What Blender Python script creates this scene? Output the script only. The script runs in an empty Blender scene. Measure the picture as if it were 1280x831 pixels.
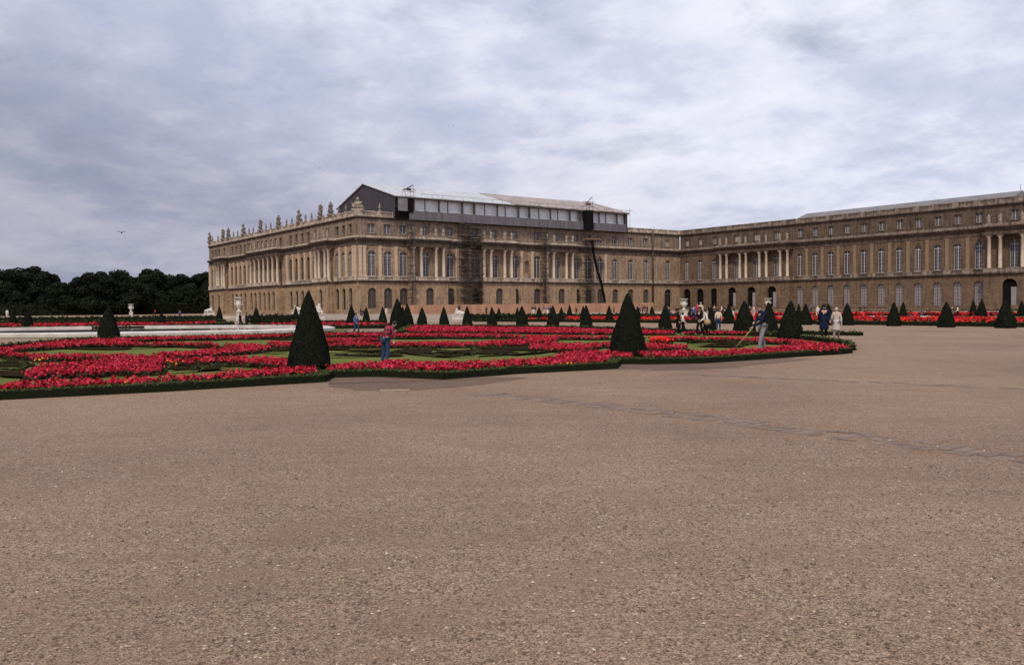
import bpy, bmesh, math, random
import numpy as np
from mathutils import Vector, Matrix
R = math.radians
random.seed(7); rng = np.random.default_rng(7)
S = bpy.context.scene
COL = S.collection

# ------------------------------------------------------------------ camera
F_PX = 1063.15
CM = np.array([[0.99996116, -0.00027711, -0.00880904], [0.0, 0.99950558, -0.03144188], [0.00881339, 0.03144066, 0.99946676]])
cam_d = bpy.data.cameras.new('camera'); cam = bpy.data.objects.new('camera', cam_d); COL.objects.link(cam)
cam_d.sensor_width = 36; cam_d.lens = F_PX / 1280 * 36; cam_d.clip_end = 6000; cam_d.clip_start = .1
mw = Matrix((CM[0], CM[2], -CM[1])).transposed().to_4x4(); mw.translation = (0, 0, 1.8)
cam.matrix_world = mw
S.camera = cam
# ------------------------------------------------------------------ sky and sun
SUN_EL, SUN_AZ = 50, 196          # azimuth measured clockwise from +Y
W = bpy.data.worlds.new('World'); S.world = W; W.use_nodes = True
nt = W.node_tree; nt.nodes.clear()
def N(t, **k):
    n = nt.nodes.new(t)
    for a, b in k.items(): setattr(n, a, b)
    return n
def L(a, b): nt.links.new(a, b)
def math_node(op, a=None, b=None, clamp=False):
    n = N('ShaderNodeMath', operation=op); n.use_clamp = clamp
    for i, v in enumerate((a, b)):
        if v is None: continue
        if isinstance(v, (int, float)): n.inputs[i].default_value = v
        else: L(v, n.inputs[i])
    return n.outputs[0]
def ramp(fac, stops):
    n = N('ShaderNodeValToRGB'); L(fac, n.inputs[0]); e = n.color_ramp.elements
    while len(e) < len(stops): e.new(.5)
    for x, (p, c) in zip(e, stops):
        x.position = p; x.color = (*c, 1) if not isinstance(c, (int, float)) else (c, c, c, 1)
    return n.outputs[0]
def noise(vec, scale, detail=4, rough=.5, dist=0):
    n = N('ShaderNodeTexNoise'); n.inputs['Scale'].default_value = scale; n.inputs['Detail'].default_value = detail
    n.inputs['Roughness'].default_value = rough; n.inputs['Distortion'].default_value = dist
    if vec is not None: L(vec, n.inputs['Vector'])
    return n.outputs['Fac']
def mix(fac, a, b, mode='MIX'):
    n = N('ShaderNodeMix', data_type='RGBA', blend_type=mode)
    for k, v in ((0, fac), (6, a), (7, b)):
        if isinstance(v, (int, float)): n.inputs[k].default_value = v
        elif isinstance(v, tuple): n.inputs[k].default_value = (*v, 1)
        else: L(v, n.inputs[k])
    return n.outputs[2]
sky = N('ShaderNodeTexSky', sky_type='NISHITA'); sky.sun_disc = False
sky.sun_elevation = R(SUN_EL); sky.sun_rotation = R(SUN_AZ)
bg1 = N('ShaderNodeBackground'); L(sky.outputs[0], bg1.inputs[0]); bg1.inputs[1].default_value = .07
tc = N('ShaderNodeTexCoord'); sp = N('ShaderNodeSeparateXYZ'); L(tc.outputs['Generated'], sp.inputs[0])
den = math_node('ADD', math_node('MAXIMUM', sp.outputs[2], 0.0), .26)
cb = N('ShaderNodeCombineXYZ'); L(math_node('DIVIDE', sp.outputs[0], den), cb.inputs[0]); L(math_node('DIVIDE', sp.outputs[1], den), cb.inputs[1])
mp = N('ShaderNodeMapping'); L(cb.outputs[0], mp.inputs[0]); mp.inputs['Scale'].default_value = (1.0, 1.0, 1); mp.inputs['Location'].default_value = (3.1, 1.7, 0)
big = noise(mp.outputs[0], 1.0, 3, .5, .2)
mid = noise(mp.outputs[0], 4.2, 11, .62, .15)
cl = math_node('ADD', math_node('MULTIPLY', big, .50), math_node('MULTIPLY', mid, .55))
ccol = ramp(cl, [(.38, (.36, .40, .52)), (.48, (.44, .46, .565)), (.54, (.52, .53, .62)), (.61, (.575, .58, .655)), (.72, (.64, .64, .70))])
# the overcast is heavier and darker low in the west (left)
west = ramp(math_node('ADD', math_node('MULTIPLY', sp.outputs[0], .6), math_node('MULTIPLY', sp.outputs[2], 1.6)), [(.0, (.56, .55, .59)), (.2, (.86, .85, .86)), (.42, (1, 1, 1))])
ccol = mix(1.0, ccol, west, 'MULTIPLY')
bg2 = N('ShaderNodeBackground'); L(ccol, bg2.inputs[0]); bg2.inputs[1].default_value = 1.56
gap = ramp(noise(mp.outputs[0], 2.2, 7, .6, .3), [(.34, .66), (.46, .98)])
ms = N('ShaderNodeMixShader'); L(gap, ms.inputs[0]); L(bg1.outputs[0], ms.inputs[1]); L(bg2.outputs[0], ms.inputs[2])
wo = N('ShaderNodeOutputWorld'); L(ms.outputs[0], wo.inputs[0])
sd = bpy.data.lights.new('sun', 'SUN'); sd.energy = 2.7; sd.angle = R(6); sd.color = (1, .87, .70)
sun = bpy.data.objects.new('sun', sd); COL.objects.link(sun)
az = R(SUN_AZ); el = R(SUN_EL)
sdir = Vector((math.sin(az) * math.cos(el), math.cos(az) * math.cos(el), math.sin(el)))
sun.rotation_euler = sdir.to_track_quat('Z', 'Y').to_euler(); sun.location = sdir * 50 + Vector((0, 0, 10))
S.view_settings.view_transform = 'Standard'; S.view_settings.look = 'None'; S.view_settings.gamma = 1
S.view_settings.exposure = -0.06

# ------------------------------------------------------------------ material helpers
MATS = {}
def new_mat(name):
    global nt
    m = bpy.data.materials.new(name); m.use_nodes = True; nt = m.node_tree; MATS[name] = m
    b = nt.nodes['Principled BSDF']; return m, b
def objvec(sx=1, sy=1, sz=1):
    t = N('ShaderNodeTexCoord'); m = N('ShaderNodeMapping'); L(t.outputs['Object'], m.inputs[0]); m.inputs['Scale'].default_value = (sx, sy, sz)
    return m.outputs[0]
def bump(b, h, strength=.5, dist=.02):
    n = N('ShaderNodeBump'); n.inputs['Strength'].default_value = strength; n.inputs['Distance'].default_value = dist
    L(h, n.inputs['Height']); L(n.outputs[0], b.inputs['Normal'])
def simple(name, c, c2=None, scale=3, rough=.7, metal=0, spec=.3, bmp=0, bscale=None):
    m, b = new_mat(name)
    c2 = c2 or tuple(x * .8 for x in c)
    v = objvec(); f = noise(v, scale, 5, .6)
    L(ramp(f, [(.35, c2), (.65, c)]), b.inputs['Base Color'])
    b.inputs['Roughness'].default_value = rough; b.inputs['Metallic'].default_value = metal; b.inputs['Specular IOR Level'].default_value = spec
    if bmp: bump(b, noise(v, bscale or scale * 6, 4), bmp)
    return m
def stone(name, c, c2, cstain, block=(1.1, .48), joint=.75, stain=.5, rows=False):
    m, b = new_mat(name)
    t = N('ShaderNodeTexCoord'); s = N('ShaderNodeSeparateXYZ'); L(t.outputs['Object'], s.inputs[0])
    cxz = N('ShaderNodeCombineXYZ'); L(math_node('ADD', s.outputs[0], s.outputs[1]), cxz.inputs[0]); L(s.outputs[2], cxz.inputs[1])
    br = N('ShaderNodeTexBrick'); L(cxz.outputs[0], br.inputs['Vector']); br.inputs['Scale'].default_value = 1
    br.inputs['Brick Width'].default_value = block[0]; br.inputs['Row Height'].default_value = block[1]; br.inputs['Mortar Size'].default_value = .02 if not rows else .035
    br.inputs['Color1'].default_value = (*c, 1); br.inputs['Color2'].default_value = (*c2, 1); br.inputs['Mortar'].default_value = (*[x * joint * .6 for x in c2], 1)
    base = br.outputs['Color']
    n1 = noise(objvec(.35, .35, .35), 1, 6, .62)
    base = mix(ramp(n1, [(.38, 0.0), (.62, .8)]), base, tuple(x * .72 for x in c2))
    n2 = noise(objvec(1.6, 1.6, .16), 1, 6, .65)       # rain streaks
    base = mix(ramp(n2, [(.46, 0.0), (.66, stain)]), base, cstain)
    n3 = noise(objvec(.9, .9, 1.3), 1, 7, .7)
    base = mix(ramp(n3, [(.46, 0.0), (.66, .55)]), base, cstain)
    L(base, b.inputs['Base Color']); b.inputs['Roughness'].default_value = .9; b.inputs['Specular IOR Level'].default_value = .15
    bump(b, noise(objvec(4, 4, 4), 1, 5), .4, .05)
    return m
stone('stone_ground', (.50, .36, .235), (.43, .30, .195), (.10, .07, .055), (1.6, .46), .7, .5, True)
stone('stone_main', (.46, .335, .235), (.38, .275, .19), (.09, .065, .052), (1.2, .5), .85, .6)
stone('stone_attic', (.38, .285, .215), (.31, .23, .175), (.08, .06, .05), (1.2, .5), .85, .7)
stone('stone_dark', (.29, .215, .15), (.25, .18, .125), (.07, .055, .045), (1.2, .5), .85, .9)
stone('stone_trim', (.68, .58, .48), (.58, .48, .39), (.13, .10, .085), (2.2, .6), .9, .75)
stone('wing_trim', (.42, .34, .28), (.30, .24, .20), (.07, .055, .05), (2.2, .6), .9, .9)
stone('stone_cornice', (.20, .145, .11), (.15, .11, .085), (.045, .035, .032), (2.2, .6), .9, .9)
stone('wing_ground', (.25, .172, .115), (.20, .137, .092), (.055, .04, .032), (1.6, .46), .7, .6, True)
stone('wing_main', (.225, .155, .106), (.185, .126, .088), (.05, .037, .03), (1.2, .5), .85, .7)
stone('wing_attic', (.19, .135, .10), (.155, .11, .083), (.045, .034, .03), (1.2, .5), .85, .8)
simple('column_stone', (.66, .56, .46), (.48, .39, .31), 1.5, .8)
simple('pilaster_stone', (.58, .45, .335), (.44, .33, .245), 1.2, .85)
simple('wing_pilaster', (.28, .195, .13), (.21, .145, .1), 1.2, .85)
simple('statue_stone', (.40, .33, .27), (.19, .15, .125), 2.5, .9, bmp=.6)
simple('statue_dark', (.27, .22, .185), (.11, .09, .078), 2.5, .9, bmp=.6)
simple('marble', (.68, .64, .58), (.42, .39, .35), 4, .6, bmp=.2)
simple('bronze', (.03, .04, .035), (.015, .02, .02), 4, .5, .6)
simple('frame_paint', (.62, .59, .60), (.40, .37, .38), 2, .6)
simple('frame_dull', (.15, .125, .115), (.10, .085, .08), 2, .7)
simple('blind', (.30, .275, .29), (.235, .215, .23), 1, .7)
simple('brown_shutter', (.10, .075, .06), (.05, .04, .035), .5, .7)
simple('attic_blind', (.38, .33, .29), (.30, .26, .23), 1, .8)
simple('dark_void', (.012, .010, .010), (.008, .007, .007), 1, .95, spec=.05)
simple('iron', (.02, .02, .022), (.012, .012, .014), 4, .6, .4)
simple('scaffold_pipe', (.10, .08, .072), (.05, .042, .038), 2, .6, .3)
simple('plank', (.32, .20, .09), (.2, .12, .06), 3, .85)
simple('dark_plank', (.10, .075, .06), (.055, .042, .036), 2, .9)
simple('plastic_sheet', (.80, .79, .83), (.66, .65, .70), 1.2, .45)
simple('grey_lead', (.22, .215, .24), (.15, .145, .16), .6, .6)
simple('roof_lead', (.20, .19, .20), (.13, .12, .12), .5, .6)
def corrugated(name, c, c2, freq=4.2):
    m, b = new_mat(name)
    t = N('ShaderNodeTexCoord'); s = N('ShaderNodeSeparateXYZ'); L(t.outputs['Object'], s.inputs[0])
    u = math_node('MULTIPLY', math_node('ADD', s.outputs[0], s.outputs[1]), freq)
    w = math_node('SINE', u)
    sheet = N('ShaderNodeTexWhiteNoise', noise_dimensions='1D'); L(math_node('FLOOR', math_node('MULTIPLY', math_node('ADD', s.outputs[0], s.outputs[1]), .9)), sheet.inputs['W'])
    base = mix(sheet.outputs[0], c, c2)
    base = mix(ramp(noise(objvec(.8, .8, .25), 1, 6, .6), [(.45, 0.), (.75, .5)]), base, tuple(x * .6 for x in c2))
    L(base, b.inputs['Base Color']); b.inputs['Roughness'].default_value = .6; b.inputs['Specular IOR Level'].default_value = .2
    bump(b, w, .6, .05)
corrugated('gable_sheet', (.062, .055, .066), (.05, .045, .054))
corrugated('gallery_sheet', (.155, .145, .165), (.12, .112, .125))
def roofmat(name, c, c2, crust):
    m, b = new_mat(name)
    v = objvec(.25, .25, .25); br = N('ShaderNodeTexBrick'); L(objvec(1, 1, 1), br.inputs['Vector']); br.inputs['Scale'].default_value = 1
    br.inputs['Brick Width'].default_value = 3.4; br.inputs['Row Height'].default_value = 1.3; br.inputs['Mortar Size'].default_value = .05
    br.inputs['Color1'].default_value = (*c, 1); br.inputs['Color2'].default_value = (*c2, 1); br.inputs['Mortar'].default_value = (*crust, 1)
    base = mix(ramp(noise(objvec(.35, .9, .9), 1, 6, .7), [(.44, 0.), (.58, .9)]), br.outputs['Color'], crust)
    L(base, b.inputs['Base Color']); b.inputs['Roughness'].default_value = .5
roofmat('roof_bright', (.56, .60, .66), (.46, .50, .55), (.36, .355, .36))
roofmat('roof_rusty', (.44, .38, .35), (.34, .285, .26), (.17, .115, .09))
def glassmat():
    m, b = new_mat('window_glass')
    v = objvec(); L(ramp(noise(v, .6, 2), [(.4, (.022, .020, .026)), (.6, (.05, .045, .055))]), b.inputs['Base Color'])
    b.inputs['Roughness'].default_value = .22; b.inputs['Specular IOR Level'].default_value = .35
glassmat()
simple('door_glass', (.03, .026, .028), (.012, .011, .012), .7, .4, spec=.2)
simple('curtained_glass', (.11, .10, .105), (.05, .045, .055), .9, .3)
simple('dusty_glass', (.05, .048, .06), (.025, .022, .03), .7, .15, spec=.5)
def hoarding():
    m, b = new_mat('hoarding_wood')
    t = N('ShaderNodeTexCoord'); s = N('ShaderNodeSeparateXYZ'); L(t.outputs['Object'], s.inputs[0])
    w = N('ShaderNodeTexWhiteNoise', noise_dimensions='1D'); L(math_node('FLOOR', math_node('MULTIPLY', s.outputs[0], .85)), w.inputs['W'])
    base = mix(w.outputs[0], (.38, .215, .135), (.29, .155, .10))
    e = math_node('FRACT', math_node('MULTIPLY', s.outputs[0], .85))
    base = mix(ramp(e, [(.0, 1.0), (.07, 0.0)]), base, (.16, .08, .055))
    base = mix(ramp(noise(objvec(.5, .5, 1.2), 1, 5), [(.45, 0.), (.75, .4)]), base, (.22, .12, .085))
    L(base, b.inputs['Base Color']); b.inputs['Roughness'].default_value = .85
hoarding()
def leafmat(name, c, c2, rough=.75, tr=0):
    m, b = new_mat(name)
    g = N('ShaderNodeNewGeometry')
    L(mix(g.outputs['Random Per Island'], c, c2), b.inputs['Base Color']); b.inputs['Roughness'].default_value = rough; b.inputs['Specular IOR Level'].default_value = .12
leafmat('yew', (.005, .0065, .0045), (.013, .016, .008)); simple('yew_core', (.007, .009, .007), None, 8, .95, spec=.05)
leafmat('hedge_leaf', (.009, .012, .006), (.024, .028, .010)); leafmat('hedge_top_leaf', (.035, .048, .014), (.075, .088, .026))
simple('hedge_core', (.014, .017, .009), None, 8, .95, spec=.05)
leafmat('tree_leaf', (.006, .009, .006), (.016, .022, .011)); simple('tree_core', (.008, .010, .008), None, 1, .95, spec=.05)
simple('bark', (.06, .045, .035), (.03, .025, .02), 4, .95)
leafmat('petal_red', (.31, .006, .018), (.44, .012, .034), .6); leafmat('petal_crimson', (.15, .004, .010), (.28, .008, .02), .6)
leafmat('petal_pink', (.50, .022, .055), (.56, .045, .085), .6); leafmat('petal_yellow', (.75, .38, .01), (.8, .26, .01), .6)
leafmat('begonia_leaf', (.035, .022, .014), (.055, .045, .018), .6)
leafmat('petal_scarlet', (.55, .012, .012), (.66, .03, .018), .6)
simple('water', (.10, .10, .10), (.07, .07, .07), 1, .04, 0, .9)
simple('basin_stone', (.58, .54, .51), (.42, .38, .36), 1.2, .7, bmp=.2)
simple('kerb_stone', (.52, .46, .39), (.38, .32, .27), .8, .8)
simple('step_stone', (.36, .30, .24), (.22, .17, .14), .7, .9, bmp=.4)
simple('skin', (.52, .32, .23), (.46, .27, .19), 3, .55); simple('hair_dark', (.02, .015, .012), None, 9, .7); simple('hair_light', (.45, .40, .34), None, 9, .7); simple('hair_brown', (.09, .05, .03), None, 9, .7)
simple('straw', (.42, .31, .14), None, 9, .8)
for nm, c in dict(navy=(.012, .018, .045), black=(.012, .011, .013), white=(.75, .73, .70), cream=(.68, .60, .48), grey=(.24, .235, .25), jeans=(.035, .06, .13), darkjeans=(.02, .03, .07), tan=(.42, .30, .17),
                  blue=(.10, .13, .30), purple=(.12, .06, .2), red=(.45, .03, .03), pink=(.7, .45, .45), brown=(.12, .07, .045), lightgrey=(.48, .45, .43), taupe=(.24, .19, .17), orange=(.5, .18, .04)).items():
    simple('cloth_' + nm, c, tuple(x * .75 for x in c), 6, .9, spec=.1)
simple('bird_grey', (.12, .115, .125), (.07, .068, .075), 9, .8)
def plaid():
    m, b = new_mat('cloth_plaid'); t = N('ShaderNodeTexCoord'); s = N('ShaderNodeSeparateXYZ'); L(t.outputs['Object'], s.inputs[0])
    fx = math_node('GREATER_THAN', math_node('SINE', math_node('MULTIPLY', math_node('ADD', s.outputs[0], s.outputs[1]), 48)), .1)
    fz = math_node('GREATER_THAN', math_node('SINE', math_node('MULTIPLY', s.outputs[2], 48)), .1)
    c = mix(fx, (.50, .02, .035), (.05, .012, .03)); c = mix(math_node('MULTIPLY', fz, .75), c, (.02, .012, .03))
    L(c, b.inputs['Base Color']); b.inputs['Roughness'].default_value = .9
plaid()
def gravelmat(name, dark, tan, pale, sand, patch=.5):
    m, b = new_mat(name)
    v = objvec()
    vo = N('ShaderNodeTexVoronoi'); L(v, vo.inputs['Vector']); vo.inputs['Scale'].default_value = 105; 
    s = N('ShaderNodeSeparateColor'); L(vo.outputs['Color'], s.inputs[0])
    st = ramp(s.outputs[0], [(.0, dark), (.22, tuple(x * .62 for x in tan)), (.5, tan), (.82, tuple(x * 1.3 for x in tan)), (1.0, pale)])
    v2 = N('ShaderNodeTexVoronoi'); L(v, v2.inputs['Vector']); v2.inputs['Scale'].default_value = 42
    s2 = N('ShaderNodeSeparateColor'); L(v2.outputs['Color'], s2.inputs[0])
    st = mix(ramp(s2.outputs[1], [(.0, .65), (.16, .0)]), st, dark)
    st = mix(ramp(s2.outputs[2], [(.9, .0), (1.0, .55)]), st, pale)
    pn = noise(objvec(1, 1.6, 1), .9, 7, .68, .4)
    st = mix(ramp(pn, [(.47, 0.0), (.64, .6)]), st, sand)
    big = noise(objvec(1, 1, 1), .16, 5, .6)
    st = mix(1.0, st, ramp(big, [(.3, (.78, .76, .75)), (.7, (1.12, 1.11, 1.10))]), 'MULTIPLY')
    rk_ = N('ShaderNodeMapping'); L(v, rk_.inputs[0]); rk_.inputs['Rotation'].default_value = (0, 0, -.5); rk_.inputs['Scale'].default_value = (.35, 3.5, 1)
    st = mix(1.0, st, ramp(noise(rk_.outputs[0], 1, 6, .65, .3), [(.35, (.94, .935, .93)), (.65, (1.04, 1.04, 1.04))]), 'MULTIPLY')
    L(st, b.inputs['Base Color']); b.inputs['Roughness'].default_value = .92; b.inputs['Specular IOR Level'].default_value = .2
    bump(b, math_node('ADD', vo.outputs['Distance'], noise(v, 9, 6, .7)), .8, .012)
gravelmat('gravel', (.078, .054, .038), (.290, .200, .140), (.50, .40, .31), (.25, .168, .113))
gravelmat('gravel_shaded', (.062, .042, .032), (.18, .124, .092), (.34, .25, .2), (.165, .1, .07))  # darker gravel, with the shade beside the cones put into its colour
def grassmat():
    m, b = new_mat('grass')
    f = noise(objvec(), 14, 6, .7); g = noise(objvec(), .5, 4, .6)
    c = ramp(f, [(.3, (.055, .068, .014)), (.5, (.12, .14, .03)), (.75, (.17, .185, .045))])
    L(mix(ramp(g, [(.4, 0.), (.7, .5)]), c, (.06, .06, .02)), b.inputs['Base Color']); b.inputs['Roughness'].default_value = .95; b.inputs['Specular IOR Level'].default_value = .1
    bump(b, f, .6, .03)
grassmat()
simple('soil', (.034, .024, .014), (.016, .014, .008), 3, 1.0, bmp=.9, spec=.0)
simple('cobble', (.245, .19, .16), (.16, .125, .11), 2.5, .98, spec=.03, bmp=.8)
simple('pebble_a', (.36, .26, .19), None, 9, .85); simple('pebble_b', (.14, .095, .07), None, 9, .85); simple('pebble_c', (.52, .44, .36), None, 9, .8)

# ------------------------------------------------------------------ object helpers
def setp(o, label=None, cat=None, group=None, kind=None):
    if label: o['label'] = label
    if cat: o['category'] = cat
    if group: o['group'] = group
    if kind: o['kind'] = kind
    return o
def link(name, me, parent=None, loc=(0, 0, 0), rz=0):
    o = bpy.data.objects.new(name, me); COL.objects.link(o)
    if parent is not None: o.parent = parent
    o.location = loc; o.rotation_euler = (0, 0, rz); return o
def empty(name, loc=(0, 0, 0), rz=0, label=None, cat=None, group=None):
    o = link(name, None, None, loc, rz); o.empty_display_size = .2; return setp(o, label, cat, group)
class MB:
    def __init__(s): s.v = []; s.f = []; s.m = []; s.smooth = []
    def face(s, pts, mi=0, sm=False):
        i = len(s.v); s.v += [tuple(p) for p in pts]; s.f.append(tuple(range(i, i + len(pts)))); s.m.append(mi); s.smooth.append(sm)
    def box(s, x0, x1, y0, y1, z0, z1, mi=0):
        i = len(s.v)
        s.v += [(x0, y0, z0), (x1, y0, z0), (x1, y1, z0), (x0, y1, z0), (x0, y0, z1), (x1, y0, z1), (x1, y1, z1), (x0, y1, z1)]
        for q in ((0, 3, 2, 1), (4, 5, 6, 7), (0, 1, 5, 4), (1, 2, 6, 5), (2, 3, 7, 6), (3, 0, 4, 7)):
            s.f.append(tuple(i + k for k in q)); s.m.append(mi); s.smooth.append(False)
    def bar(s, a, b, r, mi=0, n=4, r2=None):
        a = Vector(a); b = Vector(b); d = (b - a); 
        if d.length < 1e-6: return
        d.normalize(); u = d.orthogonal().normalized(); w = d.cross(u); r2 = r if r2 is None else r2
        i = len(s.v)
        for p, rr in ((a, r), (b, r2)):
            for k in range(n):
                t = 2 * math.pi * (k + .5) / n; s.v.append(tuple(p + (u * math.cos(t) + w * math.sin(t)) * rr))
        for k in range(n):
            k2 = (k + 1) % n; s.f.append((i + k, i + k2, i + n + k2, i + n + k)); s.m.append(mi); s.smooth.append(n > 4)
        s.f.append(tuple(i + k for k in reversed(range(n)))); s.f.append(tuple(i + n + k for k in range(n))); s.m += [mi, mi]; s.smooth += [False, False]
    def lathe(s, prof, c=(0, 0, 0), n=12, mi=0, sx=1, sy=1):
        i = len(s.v)
        for r, z in prof:
            for k in range(n):
                t = 2 * math.pi * k / n; s.v.append((c[0] + r * math.cos(t) * sx, c[1] + r * math.sin(t) * sy, c[2] + z))
        for j in range(len(prof) - 1):
            for k in range(n):
                k2 = (k + 1) % n; s.f.append((i + j * n + k, i + j * n + k2, i + (j + 1) * n + k2, i + (j + 1) * n + k)); s.m.append(mi); s.smooth.append(True)
        s.f.append(tuple(i + k for k in reversed(range(n)))); s.f.append(tuple(i + (len(prof) - 1) * n + k for k in range(n))); s.m += [mi, mi]; s.smooth += [False, False]
    def ball(s, c, r, mi=0, n=8, m=6, jit=0):
        i = len(s.v); rx, ry, rz_ = r if isinstance(r, tuple) else (r, r, r)
        s.v.append((c[0], c[1], c[2] - rz_))
        for j in range(1, m):
            p = math.pi * j / m
            for k in range(n):
                t = 2 * math.pi * k / n; q = 1 + random.uniform(-jit, jit)
                s.v.append((c[0] + rx * q * math.sin(p) * math.cos(t), c[1] + ry * q * math.sin(p) * math.sin(t), c[2] - rz_ * q * math.cos(p)))
        s.v.append((c[0], c[1], c[2] + rz_)); top = len(s.v) - 1
        for k in range(n):
            k2 = (k + 1) % n
            s.f.append((i, i + 1 + k2, i + 1 + k)); s.f.append((top, top - n + k, top - n + k2)); s.m += [mi, mi]; s.smooth += [True, True]
            for j in range(m - 2):
                a = i + 1 + j * n; s.f.append((a + k, a + k2, a + n + k2, a + n + k)); s.m.append(mi); s.smooth.append(True)
    def quads(s, C, Nn, size, mi=0, asp=1.0):
        # many little faces; C (n,3) centres, Nn (n,3) normals, size (n,)
        n = len(C); Nn = Nn / np.linalg.norm(Nn, axis=1, keepdims=True)
        r = rng.normal(size=(n, 3)); u = np.cross(Nn, r); u /= np.linalg.norm(u, axis=1, keepdims=True) + 1e-9; w = np.cross(Nn, u)
        size = np.broadcast_to(size, (n,))[:, None] * .5
        P = np.stack([C - u * size - w * size * asp * .6, C + u * size * .9 - w * size * asp, C + u * size + w * size * asp * .7, C - u * size * .7 + w * size * asp], 1).reshape(-1, 3)
        i = len(s.v); s.v += [tuple(p) for p in P.tolist()]
        s.f += [(i + 4 * k, i + 4 * k + 1, i + 4 * k + 2, i + 4 * k + 3) for k in range(n)]
        s.m += (list(mi) if hasattr(mi, '__len__') else [mi] * n); s.smooth += [False] * n
    def mesh(s, name, mats):
        me = bpy.data.meshes.new(name); me.from_pydata(s.v, [], s.f)
        for m in ([mats] if isinstance(mats, str) else mats): me.materials.append(MATS[m])
        me.polygons.foreach_set('material_index', s.m); me.polygons.foreach_set('use_smooth', s.smooth); me.update(); return me
    def build(s, name, mats, parent=None, loc=(0, 0, 0), rz=0): return link(name, s.mesh(name, mats), parent, loc, rz)

def ray(x, y): return CM.T @ np.array([(x - 640) / F_PX, 1, -(y - 415.5) / F_PX])
def ground(x, y, z=0.0):
    r = ray(x, y); t = (1.8 - z) / -r[2]; return np.array([r[0] * t, r[1] * t])

# palace axes
A_ANG = 0.62269
EV = np.array([math.cos(A_ANG), math.sin(A_ANG)]); NV = np.array([-math.sin(A_ANG), math.cos(A_ANG)])
PA = np.array([-37.278, 206.028]); PB = PA + EV * 111.98
class Fac:                       # a facade frame: local x along the wall, local y into the wall, z up
    def __init__(s, O, ang): s.O = O; s.ang = ang; s.d = np.array([math.cos(ang), math.sin(ang)]); s.i = np.array([-math.sin(ang), math.cos(ang)])
    def P(s, x, y=0): return s.O + s.d * x + s.i * y
FS = Fac(PA, A_ANG); FW = Fac(PA, A_ANG - math.pi / 2); FG = Fac(PB, A_ANG - math.pi / 2)

def arch_pts(sc, w, zt, n=8):
    r = w / 2; return [(sc - r * math.cos(math.pi * k / n), zt - r + r * math.sin(math.pi * k / n)) for k in range(n + 1)]
def wall(mb, x0, x1, z0, z1, y, ops, rev=.5, mi=0):
    ops = sorted([o for o in ops if x0 < o[0] < x1]); cur = x0
    for (sc, w, zb, zt, ar) in ops:
        a, b = sc - w / 2, sc + w / 2
        mb.face([(cur, y, z0), (a, y, z0), (a, y, z1), (cur, y, z1)], mi)
        if zb > z0 + .01: mb.face([(a, y, z0), (b, y, z0), (b, y, zb), (a, y, zb)], mi)
        pts = arch_pts(sc, w, zt) if ar else [(a, zt), (b, zt)]
        for (p, q) in zip(pts[:-1], pts[1:]): mb.face([(p[0], y, p[1]), (q[0], y, q[1]), (q[0], y, z1), (p[0], y, z1)], mi)
        loop = [(a, zb)] + pts + [(b, zb)]
        for (p, q) in zip(loop, loop[1:] + loop[:1]): mb.face([(p[0], y, p[1]), (p[0], y + rev, p[1]), (q[0], y + rev, q[1]), (q[0], y, q[1])], mi)
        cur = b
    mb.face([(cur, y, z0), (x1, y, z0), (x1, y, z1), (cur, y, z1)], mi)

WIN = {}
def window_meshes(w, h, ar, glass, nx=2, nz=4, fw=.07, fmat='frame_paint'):
    k = (round(w, 2), round(h, 2), ar, glass, nx, nz, fmat)
    if k in WIN: return WIN[k]
    g = MB(); pts = arch_pts(0, w, h) if ar else [(-w / 2, h), (w / 2, h)]
    g.face([(-w / 2, 0, 0), (w / 2, 0, 0)] + [(p[0], 0, p[1]) for p in reversed(pts)])
    gm = g.mesh('window_glass', glass)
    f = MB(); top = h - (w / 2 if ar else 0)
    def bx(x0, x1, z0, z1, d=.06): f.box(x0, x1, -d, -.005, z0, z1)
    bx(-w / 2, -w / 2 + fw * 1.3, 0, top); bx(w / 2 - fw * 1.3, w / 2, 0, top); bx(-w / 2, w / 2, .001, fw * 1.5, .064); 
    bx(-fw * 1.1, fw * 1.1, 0, h - .05, .08)
    if ar: bx(-w / 2, w / 2, top - fw * 1.2, top + fw * 1.2, .085)
    for i in range(1, nx): 
        for sg in (-1, 1): x = sg * w / 2 * i / nx; bx(x - fw * .22, x + fw * .22, 0, top, .05)
    for j in range(1, nz): z = top * j / nz; bx(-w / 2, w / 2, z - fw * .22, z + fw * .22, .055)
    if ar:
        pp = arch_pts(0, w - fw, h - fw / 2)
        for p, q in zip(pp[:-1], pp[1:]): f.bar((p[0], -.03, p[1]), (q[0], -.03, q[1]), fw * .8)
    fm = f.mesh('window_frame', fmat)
    WIN[k] = (gm, fm); return WIN[k]
def put_window(name, fac, parent, sc, w, zb, zt, ar, y=.42, glass='window_glass', nx=2, nz=4, frame=True, label=None, fm_=None):
    if glass == 'window_glass': glass = random.choice(('window_glass', 'window_glass', 'dusty_glass', 'curtained_glass'))
    gm, fm = window_meshes(w, zt - zb, ar, glass, nx, nz, .07, fm_ or ('frame_dull' if name == 'ground_floor_window' else 'frame_paint'))
    p = fac.P(sc, y) - np.array(parent.location[:2])
    o = link(name, gm, parent, (p[0], p[1], zb), fac.ang)
    if frame: link('frame', fm, o)
    if label: o['label'] = label
    return o

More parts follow.
